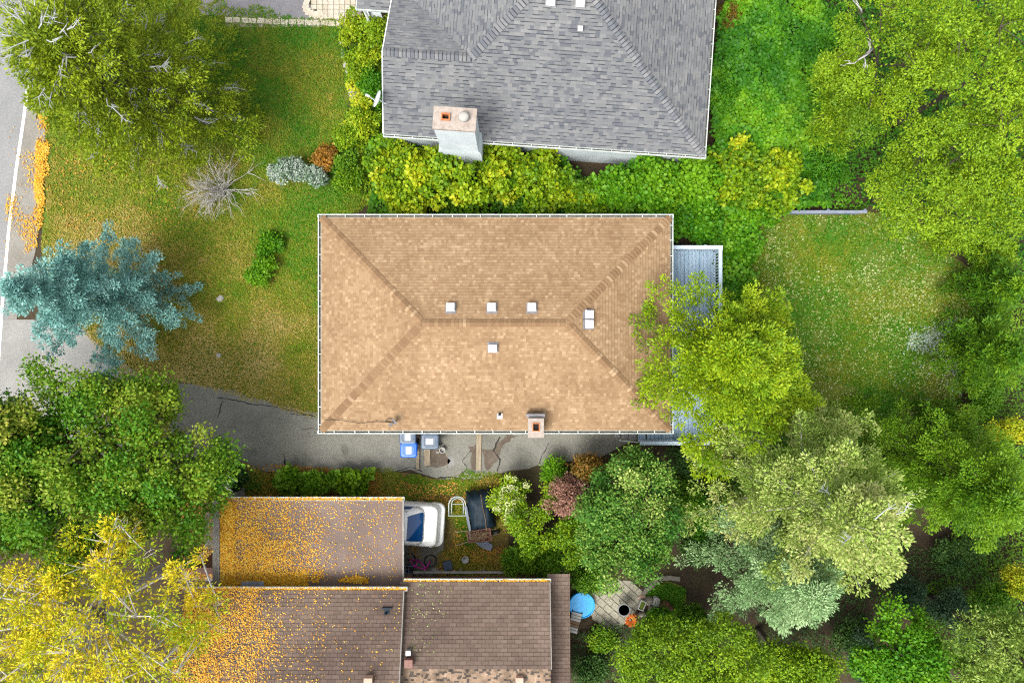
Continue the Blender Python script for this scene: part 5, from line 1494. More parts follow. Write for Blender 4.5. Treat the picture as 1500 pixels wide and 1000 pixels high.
# --- tall trees at the back corner
for (lab, cpx, cz, n_, seed) in (
        ('lime-green tree with a bleached dead branch behind the vine bed', (1290, 92, 6.2), (2.3, 2.5, 2.6), 22, 31),
        ('tallest lime-green tree at the back corner', (1440, 108, 7.6), (2.6, 2.8, 2.8), 25, 32),
        ('lime-green tree beside the back fence end', (1345, 268, 5.6), (2.2, 2.0, 2.6), 20, 33),
        ('lime-green tree above the shady shrubs of the back boundary', (1470, 280, 6.2), (2.1, 1.9, 2.5), 18, 34)):
    px, py, z = cpx; C = P(px, py, z)
    clump_tree('lime_tree', lab, 'tree', (C.x * 1.1, C.y * 1.1, 0), C, cz, seed, 'lime', nclump=int(n_ * 1.35), cr=.50, per=900, L=.08, W=.044, flat=1.0, tuft=.5, trunk_r=.09, lobes=10, tmu=.5, tsd=.18, inner=.45, rpow=.8, fill=700, nr=.3, group='lime-green trees at the back corner', twig_out=1, bottom=-.45, spread=True, rmin=.72, wb=.25)
clump_tree('lime_tree', 'low lime-green young tree at the edge of the vine bed', 'tree', gnd(1178, 190), P(1222, 158, 3.6), (1.1, 1.7, 1.2), 35, 'lime', nclump=22, cr=.5, per=520, L=.115, W=.045, flat=.85, tuft=1.1, trunk_r=.08, group='lime-green trees at the back corner', tmu=.44, inner=.5)
# the bleached dead branch that stands clear of the first lime tree
lt = next(o for o in COL.objects if o.get('label', '').startswith('lime-green tree with a bleached'))
b = MB(lt.location); rr = random.Random(77)
def fork(p, d, L_, r0, depth):
    e = p + d * L_; m_ = p.lerp(e, .5) + Vector((rr.uniform(-.06, .06), rr.uniform(-.06, .06), .04))
    b.tube([p, m_, e], [r0, r0 * .8, r0 * .45], 5)
    if depth:
        for k in range(3): fork(p.lerp(e, rr.uniform(.45, 1)), (d + Vector((rr.uniform(-.8, .8), rr.uniform(-.8, .8), rr.uniform(-.2, .4)))).normalized(), L_ * rr.uniform(.35, .55), r0 * .5, depth - 1)
fork(P(1278, 72, 7.6), (P(1236, 104, 8.5) - P(1278, 72, 7.6)).normalized(), 1.0, .04, 2)
b.build('dead_branch', M['palestone'], lt, True); b = MB(lt.location)
fork(P(1262, 20, 7.4), (P(1250, -2, 8.2) - P(1262, 20, 7.4)).normalized(), .7, .03, 2)
b.build('dead_branch', M['palestone'], lt, True)
# --- trees over the back lawn
arm_tree('larch_tree', 'bright green feathery tree overhanging the tan roof corner and deck', 'tree', gnd(1056, 535), P(1078, 522, 7.2), [4.5, 4.7, 4.2, 3.5, 2.6, 1.5, .5], 41, 'bright', nb=62, zlow=2.6, elev=(.10, .75), droop=.12,
         fan=.42, cl=.36, per=150, side=1.0, L=.11, W=.056, flat=.75, trunk_r=.14, asym=(-.21, -.12), tmu=.68, tsd=.13, jit=.26, start=.15)
arm_tree('pale_tree', 'tall pale green tree with silvery inner branches on the back lawn', 'tree', gnd(1104, 690), P(1258, 772, 9.2), [3.3, 3.6, 3.5, 3.2, 2.7, 2.0, 1.0], 42, 'pale', nb=48, zlow=2.0, elev=(.0, .8), droop=.14,
         fan=.42, cl=.38, per=190, side=1.0, L=.105, W=.052, flat=.75, trunk_r=.18, tmu=.58, tsd=.17, jit=.3, bare=.22, barkm='paletwig', start=.2)
arm_tree('cedar_tree', 'pale blue-green drooping conifer beyond the patio', 'tree', gnd(1085, 785), P(1198, 874, 7.4), [3.1, 3.3, 3.0, 2.5, 2.0, 1.3, .3], 43, 'bluish', nb=46, zlow=1.2, elev=(.05, .7), droop=.24,
         fan=.36, cl=.34, per=190, side=.9, L=.10, W=.042, flat=.8, trunk_r=.16, tmu=.62, tsd=.13, jit=.32, start=.15)
arm_tree('cypress_tree', 'broad green conifer with drooping sprays at the right boundary', 'tree', gnd(1322, 664), P(1480, 738, 7.6), [2.4, 2.8, 2.9, 2.6, 2.0, 1.2, .3], 44, 'mid', nb=46, zlow=1.0, elev=(.05, .8), droop=.28,
         fan=.42, cl=.34, per=165, side=1.0, L=.105, W=.045, flat=.75, trunk_r=.14, tmu=.78, tsd=.16, jit=.25)
arm_tree('cypress_tree', 'young feathery conifer between the back lawn and the boundary', 'tree', gnd(1395, 520), P(1490, 520, 4.6), [1.5, 1.7, 1.5, 1.0, .2], 45, 'mid', nb=40, zlow=.4, elev=(.05, .8), droop=.2, fan=.4, cl=.24, per=70, L=.13, W=.05, trunk_r=.08, tmu=.48)
arm_tree('cypress_tree', 'small feathery conifer at the shady corner of the back lawn', 'tree', gnd(1360, 612), P(1416, 640, 2.8), [.9, 1.1, .9, .5, .2], 46, 'mid', nb=36, zlow=.3, elev=(.05, .8), droop=.2, fan=.4, cl=.24, per=70, L=.13, W=.05, trunk_r=.07, tmu=.34)
arm_tree('cypress_tree', 'feathery conifer below the lime-green trees at the boundary', 'tree', gnd(1420, 425), P(1492, 418, 3.8), [1.1, 1.3, 1.1, .8, .2], 47, 'mid', nb=36, zlow=.3, elev=(.05, .8), droop=.2, fan=.4, cl=.24, per=70, L=.13, W=.05, trunk_r=.07, tmu=.42)
clump_tree('maple_tree', 'bright green young maple among dark shrubs', 'tree', gnd(1262, 905), P(1328, 962, 3.7), (1.75, 1.75, 1.4), 51, 'vine', bottom=-.7, nclump=56, cr=.45, per=330, L=.115, W=.085, shape='leaf', flat=.55, trunk_r=.1, tmu=.62, tsd=.15, lobes=9)
clump_tree('willow_tree', 'grey-green leafy tree in the far garden corner', 'tree', gnd(1360, 870), P(1466, 952, 4.6), (1.7, 1.7, 1.5), 52, 'pale', bottom=-.7, spread=True, inner=.55, nclump=50, cr=.45, per=330, L=.12, W=.05, flat=.7, trunk_r=.1, tmu=.28, tsd=.12, tuft=.9)
clump_tree('olive_tree', 'yellow-green domed tree below the orange flower', 'tree', gnd(945, 905), P(963, 955, 3.0), (1.65, 1.6, 1.3), 53, 'lime', nclump=46, cr=.45, per=420, L=.095, W=.055, flat=.85, bottom=-.7, spread=True, rmin=.55, inner=.6, trunk_r=.1, tmu=.28, tsd=.12)
clump_tree('olive_tree', 'pale yellow-green tree next to the blue-green conifer', 'tree', gnd(1022, 905), P(1058, 955, 3.5), (1.7, 1.6, 1.3), 54, 'lime', nclump=46, cr=.45, per=420, L=.095, W=.055, flat=.85, bottom=-.7, spread=True, rmin=.55, inner=.6, trunk_r=.1, tmu=.48, tsd=.14)
clump_tree('olive_tree', 'green tree under the drooping arms of the blue-green conifer', 'tree', gnd(1110, 920), P(1162, 985, 2.8), (1.7, 1.2, 1.2), 55, 'bright', nclump=46, cr=.42, per=340, bottom=-.7, spread=True, inner=.55, L=.10, W=.06, flat=.7, trunk_r=.1, tmu=.42, tsd=.14)
clump_tree('apple_tree', 'rounded apple tree with pale flecked leaves beside the driveway end', 'tree', gnd(895, 730), P(915, 757, 2.9), (2.15, 2.5, 1.4), 56, 'apple', nclump=100, cr=.48, per=400, L=.10, W=.062, shape='leaf', flat=.65, trunk_r=.13, tmu=.40, tsd=.16, lobes=10)


# --- shrubs
def flowers(mat, n_per, r, share=.5, nmat=None):
    def f(t, cen, cs, rng, base):
        lv = Leaves()
        for i in range(len(cen)):
            if rng.random() > share: continue
            for _ in range(n_per):
                d = rdirs(rng, 1)[0]; d[2] = abs(d[2]) + .5; d /= np.linalg.norm(d)
                c = cen[i] + d * cs[i] * np.array([1, 1, .8])
                m = 26; dd = rdirs(rng, m); dd[:, 2] = np.abs(dd[:, 2])
                lv.add(c + dd * r * .6, nrmz(dd + rdirs(rng, m) * .5), nrmz(dd + np.array([0, 0, .6])), r * .6, r * .5, rng.uniform(.3, .8), 'leaf')
        lv.build('flowers', M[mat], t, off=base)
    return f


def shrub(label, px, py, rx, ry, h, mat, seed, n=26, cr=.34, per=230, L=.11, W=.09, shape='disc', tmu=.5, tsd=.15, name='shrub', group=None, extra=None, flat=.75, **kw):
    C = P(px, py, h * .62)
    return clump_tree(name, label, 'shrub', (C.x, C.y, 0), C, (rx, ry, h * .45), seed, mat, nclump=n, cr=cr, per=per, L=L, W=W, shape=shape, flat=flat, trunk_r=.06, tmu=tmu, tsd=tsd, lobes=6, inner=.25, extra=extra, group=group, bottom=-.25, stems=2, crown='foliage', **kw)

HG = 'shrubs between the grey and tan roofs'
for i, (px, py, rx, ry, h, mat, tm, lab) in enumerate([
        (582, 250, .95, 1.2, 1.7, 'hedge', .40, 'yellowing shrub at the street end of the strip between the houses'),
        (625, 250, 1.0, 1.3, 2.2, 'hedge', .46, 'yellowest round-leaved shrub between the two houses'),
        (680, 240, 1.1, 1.2, 2.9, 'hedge', .42, 'yellow-green shrub right below the white chimney'),
        (738, 250, 1.05, 1.25, 2.3, 'hedge', .40, 'green shrub just past the white chimney'),
        (792, 262, .95, 1.2, 1.8, 'hedge', .36, 'green shrub beside the bare soil strip'),
        (850, 292, .85, .55, 1.3, 'hedge', .22, 'low shrub with dry stems in front of the bare soil'),
        (905, 284, 1.0, .75, 1.6, 'vine', .66, 'mid green shrub along the grey house wall'),
        (960, 272, 1.0, 1.0, 1.8, 'vine', .70, 'bright green shrub next to the wall downpipe'),
        (1022, 268, 1.1, 1.05, 1.8, 'vine', .78, 'bright green shrub off the corner of the grey roof'),
        (1082, 262, 1.15, 1.2, 1.9, 'hedge', .30, 'lighter green shrub between grey roof corner and fence'),
        (1138, 262, 1.0, 1.15, 1.8, 'hedge', .33, 'yellow-green shrub at the fence end'),
        (1100, 302, 1.1, .6, 1.2, 'vine', .62, 'low green shrub overhanging the back lawn edge'),
        (1020, 322, 1.0, .7, 1.1, 'vine', .35, 'dark shrub behind the deck rail'),
        (1072, 370, .6, 1.2, 1.0, 'vine', .42, 'narrow green shrub beside the deck'),
        (1078, 425, .5, .8, .9, 'vine', .50, 'small green shrub at the middle of the deck side')]):
    shrub(lab, px, py + (8 if px < 830 else 0), rx * 1.12, ry * (1.3 if px < 830 else 1.15), h, mat, 100 + i, n=40, cr=.34, per=150, L=.14, W=.115, tmu=tm, group=HG)
FG = 'planting at the front of the grey house'
for i, (px, py, rx, ry, h, mat, tm, lab, ex_) in enumerate([
        (525, 45, .7, .7, 1.2, 'hedge', .45, 'shrub with yellowing leaves at the end of the paver walk', None),
        (553, 50, .5, .8, 1.3, 'hedge', .28, 'dense shrub under the porch gutter', None),
        (533, 92, .75, .8, 1.3, 'hedge', .40, 'green and yellow shrub behind the edging stones', None),
        (545, 130, .45, .7, 1.1, 'vine', .40, 'green shrub behind the pale boulder', None),
        (540, 180, .55, .8, 1.3, 'hedge', .42, 'shrub below the satellite dish', None),
        (512, 205, .45, .7, 1.0, 'bright', .45, 'feathery light green shrub at the lawn edge', None),
        (425, 248, .75, .55, .9, 'silver', .5, 'low shrub covered in white blossom on the lawn', flowers('whitefl', 3, .07, .9)),
        (462, 256, .55, .4, .7, 'silver', .4, 'small white-blossomed shrub trailing towards the house', flowers('whitefl', 2, .06, .8)),
        (477, 232, .5, .45, .9, 'rust', .55, 'rust-orange shrub behind the white blossom', None),
        (512, 265, .6, .5, .9, 'bright', .30, 'dull green shrub at the corner of the shrub strip', None),
        (505, 240, .5, .45, .9, 'mid', .40, 'green shrub beside the rust-orange one', None),
        (385, 395, .55, .6, .5, 'vine', .70, 'sprawling light green weed patch in the front lawn', None),
        (395, 358, .45, .4, .4, 'vine', .6, 'smaller light green weed patch in the front lawn', None)]):
    shrub(lab, px, py, rx, ry, h, mat, 140 + i, n=18, cr=.26, per=200, L=.095, W=.07, shape='leaf', tmu=tm, group=FG, extra=ex_)
CG = 'shrubs along the carport gutter'
for i, (px, py, rx, ry, h, mat, tm, lab, L_) in enumerate([
        (340, 698, .65, .6, 1.0, 'dark', .5, 'dark green shrub between maple and carport', .10), (312, 700, .5, .6, .9, 'mid', .3, 'olive shrub tucked under the maple edge', .09),
        (422, 704, .48, .42, .8, 'mid', .72, 'small big-leaved shrub above the carport gutter', .17), (462, 708, .5, .40, .75, 'mid', .62, 'low big-leaved shrub in the middle of the carport row', .16), (515, 706, .85, .5, .9, 'mid', .85, 'widest big-leaved shrub of the carport row', .18)]):
    shrub(lab, px, py, rx, ry, h, mat, 170 + i, n=20, cr=.24, per=110 if L_ > .12 else 190, L=L_, W=L_ * .8, shape='disc', tmu=tm, group=CG)
YG = 'shrubs at the end of the driveway'
for i, (px, py, rx, ry, h, mat, tm, lab, ex_) in enumerate([
        (790, 762, 1.6, 1.75, 2.1, 'bright', .40, 'feathery olive-green shrub beside the covered trailer', None),
        (748, 728, .7, .95, 1.5, 'bright', .62, 'hydrangea with clusters of cream flowers', flowers('cream', 3, .10, .95)),
        (812, 692, .35, .35, .9, 'vine', .8, 'small vivid green shrub at the driveway edge', None),
        (838, 724, .95, .95, 2.6, 'plum', .65, 'dusty pink-purple shrub among the greens', None),
        (862, 686, .4, .35, 2.3, 'rust', .35, 'reddish shrub reaching over the driveway', None),
        (800, 822, 1.2, .5, 1.4, 'mid', .5, 'green shrub at the corner of the lean-to roof', None),
        (756, 818, .5, .4, 1.1, 'mid', .55, 'small green shrub at the end of the low rail', None),
        (1010, 672, .7, .7, 1.4, 'dark', .5, 'dark shrub behind the deck steps', None), (852, 785, 1.2, 1.1, 2.0, 'bright', .38, 'olive-green shrub filling in below the apple tree', None), (1005, 730, .7, .8, 1.3, 'mid', .4, 'green shrub at the shaded side of the apple tree', None), (1030, 800, .8, .6, .9, 'dark', .6, 'low dark shrub under the blue-green conifer', None), (1012, 905, .6, .5, .9, 'mid', .4, 'green shrub at the end of the small lawn', None), (1035, 745, .7, 1.0, 1.6, 'vine', .3, 'dark green shrub between apple tree and pale tree', None), (862, 846, .5, .4, 1.0, 'mid', .5, 'green shrub hanging over the blue pool', None)]):
    shrub(lab, px, py, rx, ry, h, mat, 190 + i, n=30, cr=.34, per=260, L=.09, W=.055, shape='leaf', tmu=tm, group=YG, extra=ex_)
BG = 'shady shrubs of the far garden corner'
XG = [(1240, 930, .8, .7, 1.2, 'dark', .6, 'dark shrub at the foot of the blue-green conifer'), (1395, 815, .9, .8, 1.1, 'dark', .55, 'dark shrub under the skirt of the broad conifer'), (1345, 720, .9, .7, 1.0, 'mid', .35, 'green shrub between pale tree and broad conifer'), (1310, 690, .8, .6, .8, 'bright', .25, 'dull green shrub at the shady lawn end')]
for i, (px, py, rx, ry, h, mat, tm, lab) in enumerate([
        (1330, 875, .9, .7, 1.3, 'teal', .45, 'dull green shrub at the edge of the bare shady soil'), (1385, 890, .9, .8, 1.6, 'teal', .5, 'blue-green shrub behind the young maple'), (1420, 925, .8, .8, 1.6, 'teal', .55, 'blue-green shrub next to the grey-green tree'),
        (1262, 950, .6, .8, 1.5, 'teal', .7, 'teal shrub beside the young maple'), (1280, 990, .7, .5, 1.0, 'teal', .3, 'very dark shrub below the young maple'), (1455, 880, .8, .7, 1.8, 'mid', .35, 'mid green shrub by the yellow sprigs'),
        (1488, 850, .45, .6, 2.0, 'hedge', .8, 'sprigs of yellow leaves at the right boundary'), (1488, 925, .5, .4, 1.6, 'mid', .6, 'green shrub below the yellow sprigs'),
        (1475, 628, .7, .35, 2.2, 'hedge', .85, 'yellow-leaved bough above the drooping conifer'), (1440, 700, .9, .7, 1.5, 'mid', .2, 'dark shrub under the drooping conifer'), (1400, 668, .7, .6, .8, 'mid', .4, 'low shrub at the foot of the back lawn'),
        (1385, 345, 1.2, .8, 1.2, 'lime', .45, 'lime-green shrub at the top of the back lawn'), (1455, 370, 1.0, .8, 1.6, 'bright', .35, 'green shrub beside the lime-green one'), (1445, 470, .6, .9, 1.1, 'mid', .4, 'green shrub at the worn earth patch'),
        (1440, 585, .7, .8, 1.2, 'mid', .4, 'green shrub under the young conifer'), (870, 978, .7, .5, .9, 'dark', .55, 'dark green shrub next to the lean-to roof'), (885, 935, .6, .35, .7, 'bright', .2, 'dull green shrub at the foot of the patio'), (965, 905, .35, .25, .5, 'vine', .35, 'small green tuft in the rockery'),
        (1210, 240, .8, 1.0, 1.1, 'vine', .25, 'shady green shrub between vine bed and lime-green trees'), (1225, 60, .9, 1.2, 1.1, 'vine', .25, 'shady green shrub behind the low lime-green tree'), (1075, 30, .5, 1.0, .8, 'rust', .1, 'brownish shrub along the grey roof edge'), (1062, 130, .4, .9, .8, 'vine', .35, 'green shrub along the grey roof edge')] + XG):
    shrub(lab, px, py, rx, ry, h, mat, 220 + i, n=26, cr=.32, per=190, L=.09, W=.055, shape='leaf', tmu=tm, group=BG)
# orange flower by the patio
c = gnd(922, 902)
t = empty('orange_flower', c, 'orange flowering plant at the foot of the dark table', 'flower')
rng = np.random.default_rng(3); lv = Leaves(); n = 90
a = rng.uniform(0, 2 * math.pi, n); d = np.stack([np.cos(a), np.sin(a), rng.uniform(.2, 1.2, n)], 1)
lv.add(np.array(c) + d * .05 + np.array([0, 0, .3]), nrmz(d), nrmz(np.array([0, 0, 1.0]) + rdirs(rng, n) * .3), .26, .06, rng.random(n)); lv.build('petals', M['orangefl'], t, off=c)
b = MB(c); [b.tube([c, c + Vector((rr.uniform(-.1, .1), rr.uniform(-.1, .1), .32))], .01, 4) for _ in range(6)]; b.build('stem', M['bark'], t)

# --- ground-hugging vines beside the grey house
def cover(name, label, poly, n, hmin, hmax, mat, seed, L, W, shape, hs=1.4, tmu=.45):
    rng = np.random.default_rng(seed); q = poly_px(poly)
    xs = [p[0] for p in q]; ys_ = [p[1] for p in q]
    x = rng.uniform(min(xs), max(xs), n * 3); y = rng.uniform(min(ys_), max(ys_), n * 3)
    jx, jy = (vnoise(x, y, 5, .8) - .5) * .8, (vnoise(x, y, 6, .8) - .5) * .8
    m = inside(q, x + jx, y + jy); x, y = x[m][:n], y[m][:n]
    n2 = vnoise(x, y, seed + 1, .42)
    keep = rng.random(len(x)) < np.clip(.25 + 1.6 * n2, .1, 1); x, y, n2 = x[keep], y[keep], n2[keep]
    h = hmin + (hmax - hmin) * (.5 * vnoise(x, y, seed, hs) + .5 * n2)
    mott = (vnoise(x, y, seed + 3, .5) - .5) * .7 + (vnoise(x, y, seed + 4, 1.5) - .5) * .9
    gx = vnoise(x + .06, y, seed + 1, .42) - vnoise(x - .06, y, seed + 1, .42); gy = vnoise(x, y + .06, seed + 1, .42) - vnoise(x, y - .06, seed + 1, .42)
    z = h * rng.uniform(.6, 1.04, len(x))
    pos = np.stack([x, y, z], 1)
    nn = nrmz(np.stack([-gx * 2.5, -gy * 2.5, np.ones(len(x))], 1) + rdirs(rng, len(x)) * .65)
    d = rdirs(rng, len(x)); d[:, 2] *= .35
    k = rng.uniform(.7, 1.3, len(x)); ti = np.clip(tmu + mott, 0, 1)
    lv = Leaves(); lv.add(pos, d, nn, L * k, W * k, ti, shape)
    return tag(lv.build(name, M[mat]), label, 'ground cover', kind='stuff')
cover('vines', 'dense bright green vine cover beside the grey roof', [(1052, -20), (1200, -20), (1215, 90), (1210, 200), (1190, 310), (1060, 300), (1035, 230), (1040, 100)], 38000, .2, 1.7, 'vine', 61, .125, .105, 'disc', tmu=.45)
cover('undergrowth', 'shady green undergrowth under the lime-green trees', [(1195, -20), (1520, -20), (1520, 420), (1420, 400), (1330, 315), (1190, 310)], 26000, .1, .8, 'vine', 62, .11, .08, 'leaf', tmu=.2)
cover('undergrowth', 'mixed green undergrowth along the right boundary', [(1440, 400), (1520, 400), (1520, 1010), (1430, 1010), (1330, 900), (1390, 830), (1380, 650), (1430, 540)], 20000, .05, .6, 'mid', 63, .10, .06, 'leaf', tmu=.3)
cover('undergrowth', 'shady undergrowth behind the deck and under the pale tree', [(1000, 655), (1090, 690), (1200, 680), (1350, 640), (1370, 700), (1150, 760), (1000, 770), (985, 700)], 16000, .03, .55, 'mid', 64, .09, .055, 'leaf', tmu=.3)
cover('undergrowth', 'low plants under the shrubs between the two houses', [(545, 205), (820, 215), (830, 262), (900, 268), (940, 235), (1040, 230), (1190, 240), (1190, 300), (1100, 335), (1085, 460), (1040, 460), (1050, 350), (975, 350), (975, 325), (548, 325)], 19000, .25, 1.4, 'vine', 65, .13, .11, 'disc', tmu=.5)
cover('undergrowth', 'low plants in the neighbour planting bed', [(502, 40), (580, 25), (590, 200), (560, 300), (500, 250), (515, 130)], 9000, .1, .8, 'hedge', 66, .11, .08, 'leaf', tmu=.35)
cover('undergrowth', 'sparse low plants on the shady soil under the pale tree', [(1200, 760), (1300, 760), (1400, 830), (1330, 900), (1250, 930), (1200, 900)], 4500, .02, .3, 'dark', 68, .08, .05, 'leaf', tmu=.6)
cover('undergrowth', 'leafy ground below the patio shrubs', [(835, 930), (900, 925), (1200, 900), (1220, 1010), (835, 1010)], 8000, .03, .4, 'dark', 67, .09, .05, 'leaf', tmu=.5)

# --- grass: blades over the lawns, tone follows how dry the turf is
def grass(label, poly, n, seed, dryf, mat='grass', L=.105, W=.042, shape='tri', name='grass', z=.006, mask=None, lean=.9):
    rng = np.random.default_rng(seed); q = poly_px(poly)
    xs = [p[0] for p in q]; ys_ = [p[1] for p in q]
    x = rng.uniform(min(xs), max(xs), n * 3); y = rng.uniform(min(ys_), max(ys_), n * 3)
    j = (vnoise(x, y, 9, .5) - .5) * .5
    m = inside(q, x + j, y - j)
    if mask is not None: m &= rng.random(len(x)) < mask(x, y)
    x, y = x[m][:n], y[m][:n]
    a = rng.uniform(0, 2 * math.pi, len(x))
    d = np.stack([np.cos(a) * lean, np.sin(a) * lean, rng.uniform(.25, 1.0, len(x))], 1)
    nn = nrmz(np.stack([-np.cos(a), -np.sin(a), np.full(len(x), 1.2)], 1) + rdirs(rng, len(x)) * .4)
    k = rng.uniform(.6, 1.35, len(x))
    lv = Leaves(); lv.add(np.stack([x, y, np.full(len(x), z)], 1), d, nn, L * k, W * k, np.clip(dryf(x, y), 0, 1), shape)
    return tag(lv.build(name, M[mat]), label, 'grass', kind='stuff')
def PX(x, y): return 750 + x * S, 500 - y * S
def dry_front(x, y):
    px, py = PX(x, y)
    v = .20 + .30 * np.clip((py - 130) / 260, 0, 1) + .30 * np.clip((py - 430) / 120, 0, 1) + .22 * np.clip((330 - px) / 200, 0, 1) * (py > 180)
    v = v - .16 * np.clip((px - 395) / 60, 0, 1) * (py > 250)
    return v + (vnoise(x, y, 41, 1.3) - .5) * .5 + (vnoise(x, y, 42, .35) - .5) * .28
grass('front lawn grass, lush near the neighbour drive and straw-dry by the driveway', FRONT, 120000, 71, dry_front)
grass('back lawn grass, mossy green with worn patches', BACK, 70000, 72, lambda x, y: .19 + (vnoise(x, y, 43, 1.5) - .5) * .42 + (vnoise(x, y, 44, .3) - .5) * .25, mask=lambda x, y: np.where(vnoise(x, y, 47, 1.1) > .8, .15, 1))
grass('pale broad-leaved weeds dotting the back lawn', BACK, 9500, 73, lambda x, y: .3 + .5 * vnoise(x, y, 45, .8), 'weed', .075, .06, 'leaf', 'weeds', .03, lambda x, y: np.clip(vnoise(x, y, 46, 1.6) * 1.5 - .2, .05, 1), 1.6)
grass('white-leaved weeds in two drifts near the worn earth', [(1340, 470), (1410, 460), (1415, 590), (1320, 580), (1300, 540)], 1500, 74, lambda x, y: .5 + .4 * vnoise(x, y, 45, .8), 'silver', .085, .07, 'leaf', 'weeds', .04, lambda x, y: np.clip(vnoise(x, y, 48, .9) * 1.9 - .7, .02, 1), 1.6)
grass('green and straw grass on the verge by the driveway', VERGE, 16000, 75, lambda x, y: .42 + (vnoise(x, y, 49, .8) - .5) * .8)
grass('mossy grass in the yard behind the white car', [(600, 735), (742, 728), (742, 848), (600, 848)], 9000, 76, lambda x, y: .40 + (vnoise(x, y, 50, .8) - .5) * .7, mask=lambda x, y: np.clip(vnoise(x, y, 51, .7) * 2 - .6, .02, 1))
grass('short dark grass of the small lawn by the rockery', [(945, 862), (975, 852), (998, 856), (1004, 876), (990, 896), (972, 900), (950, 880)], 5000, 77, lambda x, y: .06 + (vnoise(x, y, 52, .5) - .5) * .2)

# --- fallen leaves
def fallen(label, px_poly, n, seed, zf, dens, mat='fallen', L=.07, W=.045, name='fallen_leaves', z_px=0.0, pile=.0):
    rng = np.random.default_rng(seed); q = poly_px(px_poly, z_px)
    xs = [p[0] for p in q]; ys_ = [p[1] for p in q]
    x = rng.uniform(min(xs), max(xs), n * 6); y = rng.uniform(min(ys_), max(ys_), n * 6)
    k = (H / (H - z_px)) * S
    px, py = 750 + x * k, 500 - y * k
    m = inside(q, x, y) & (rng.random(len(x)) < dens(px, py, x, y)); x, y = x[m][:n], y[m][:n]
    a = rng.uniform(0, 2 * math.pi, len(x))
    d = np.stack([np.cos(a), np.sin(a), rng.uniform(-.08, .25, len(x))], 1)
    nn = nrmz(np.array([0, 0, 1.0]) + rdirs(rng, len(x)) * .35)
    z = zf(x, y) + .012 + rng.random(len(x)) * (.02 + pile)
    kk = rng.uniform(.4, 1.45, len(x))
    lv = Leaves(); lv.add(np.stack([x, y, z], 1), d, nn, L * kk, W * kk, np.clip(rng.normal(.5, .35, len(x)), 0, 1), 'rh')
    return tag(lv.build(name, M[mat]), label, 'leaves', kind='stuff')
def dens_cp(px, py, x, y):
    t = (px - 322) / 268
    d = np.clip(1.12 - t * 1.75, .0, 1) ** 1.2 * (.35 + .65 * np.clip((py - 735) / 110, 0, 1)) + .035 * (t < .98)
    d = d * (.3 + 1.1 * vnoise(x, y, 80, .35))
    d = np.where(px < 341 + 4 * vnoise(x, y, 82, .4), .95, d)
    edge = (py > 838 - 6 * vnoise(x, y, 81, .5)) & (px < 452)
    return np.clip(np.where(edge, .95, d), 0, 1) * np.where((py > 848) & (px > 452), .1, 1)
fallen('yellow leaves scattered over the carport roof', [(323, 733), (588, 733), (588, 857), (323, 857)], 15000, 91, lambda x, y: np.full(len(x), 2.5), dens_cp, z_px=2.5, L=.052, W=.034)
fallen('orange leaf drift along the carport roof edge', [(324, 735), (343, 735), (343, 852), (450, 845), (450, 857), (324, 857)], 3600, 92, lambda x, y: np.full(len(x), 2.5), lambda px, py, x, y: np.full(len(x), 1.0), 'fallen', .07, .05, z_px=2.5, pile=.02)
fallen('two small orange leaf heaps on the carport roof', [(456, 844), (470, 842), (472, 852), (458, 852), (455, 848), (505, 846), (520, 842), (540, 847), (538, 853), (505, 852), (475, 850)], 500, 99, lambda x, y: np.full(len(x), 2.5), lambda px, py, x, y: np.where((px < 468) | (px > 496), 1, .1), 'fallen', .065, .045, z_px=2.5, pile=.02)
def zw(x, y): return 3.2 + (wy - y) * .35
def dens_w(px, py, x, y):
    d = np.clip(1.15 - (px - 290) / 105 + .5 * (vnoise(x, y, 83, .5) - .5), 0, 1) + .05 * (px < 480) + .012
    return np.clip(d * (.35 + .9 * vnoise(x, y, 84, .3)), 0, 1)
fallen('yellow leaves lying thick on the west end of the brown roof', [(265, 866), (588, 866), (588, 990), (262, 990)], 10500, 93, zw, dens_w, z_px=3.6, L=.055, W=.036)
def gut(label, xa, xb, yc, z, n, seed, share=1.0):
    rng = np.random.default_rng(seed); x = rng.uniform(xa, xb, n); x = x[rng.random(n) < np.clip(share + (vnoise(x, x * 0, seed, .5) - .5), 0, 1)]
    y = yc + rng.uniform(-.045, .05, len(x)); a = rng.uniform(0, 6.28, len(x))
    lv = Leaves(); lv.add(np.stack([x, y, z - .05 + rng.random(len(x)) * .06], 1), np.stack([np.cos(a), np.sin(a) * .5, rng.uniform(-.1, .3, len(x))], 1), nrmz(np.array([0, 0, 1.0]) + rdirs(rng, len(x)) * .4), .06, .04, rng.uniform(.1, .8, len(x)))
    tag(lv.build('gutter_leaves', M['fallen']), label, 'leaves', kind='stuff')
gut('yellow leaves filling the gutter of the west brown roof', wx0, wx1 + .1, wy + .035, 3.19, 2600, 94, 1.1)
gut('orange leaves in the gutter of the east brown roof', P(592, 848, 2.9).x, ex1, ey0 + .035, 2.89, 1300, 95, .9)
gut('orange leaves in the carport gutter', x0, x1, y1 + .065, 2.5, 1800, 96, 1.0)
flat0 = lambda z: (lambda x, y: np.full(len(x), z))
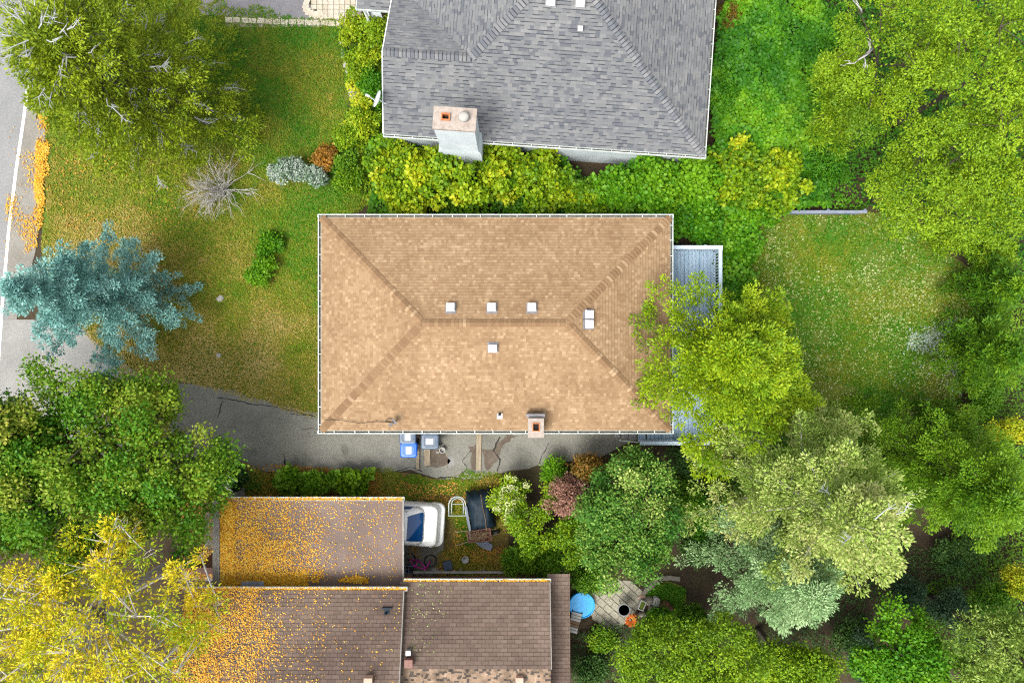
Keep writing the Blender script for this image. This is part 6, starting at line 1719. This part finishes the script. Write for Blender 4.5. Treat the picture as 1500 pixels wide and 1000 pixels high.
fallen('orange leaf drift in the road gutter', [(56, 168), (78, 165), (74, 345), (50, 350)], 3600, 97, flat0(.02), lambda px, py, x, y: np.clip(1.5 - np.abs(px + 10 * vnoise(x, y, 5, .5) - 5 - (66 - (py - 170) * .06)) / 6, 0, 1) * np.clip(-.35 + 1.7 * vnoise(x, y, 85, .45), .02, 1) * np.where(py > 300, .35, 1), 'fallen', .065, .045, pile=.03)
fallen('orange leaves blown over the road shoulder', [(15, 165), (65, 165), (56, 360), (5, 400)], 1500, 98, flat0(.024), lambda px, py, x, y: np.clip(vnoise(x, y, 86, .9) * 1.9 - .95, .01, 1), 'fallen', .055, .04)
fallen('brown and orange leaves strewn on the front lawn by the road', [(66, 200), (190, 220), (330, 320), (330, 560), (260, 560), (180, 540), (110, 460), (62, 370)], 1100, 100, flat0(.03), lambda px, py, x, y: np.clip(vnoise(x, y, 87, 1.2) * 1.8 - .6, .02, 1) * np.clip((px - 60 + 30 * vnoise(x, y, 7, .6)) / 40, .05, 1) * np.clip((330 - px) / 160, 0, 1), 'litter', .065, .045)
fallen('orange leaves on the verge between driveway and carport', [(300, 672), (560, 690), (600, 708), (735, 700), (735, 735), (300, 728)], 5200, 101, flat0(.04), lambda px, py, x, y: np.clip(vnoise(x, y, 88, .8) * 1.9 - .45, .02, 1) * np.clip(1.25 - (px - 400) / 420, .2, 1), 'litter', .065, .045)
fallen('orange and brown leaves in the yard behind the white car', [(600, 735), (742, 728), (742, 848), (600, 848)], 2400, 102, flat0(.03), lambda px, py, x, y: np.clip(vnoise(x, y, 89, .6) * 2.2 - .9, .02, 1), 'litter', .06, .042)
fallen('orange leaves heaped beside the carport side wall', [(265, 725), (318, 725), (318, 845), (265, 845)], 2400, 103, flat0(.025), lambda px, py, x, y: np.clip(vnoise(x, y, 90, .7) * 2 - .5, .05, 1), 'litter', .065, .045)
fallen('a few leaves on the east brown roof', [(600, 858), (690, 858), (690, 900), (620, 960), (600, 950)], 130, 104, lambda x, y: 2.9 + (ey0 - y) * .35, lambda px, py, x, y: np.clip(1 - (px - 600) / 70, .02, 1), 'weed', .05, .035, z_px=3.2)
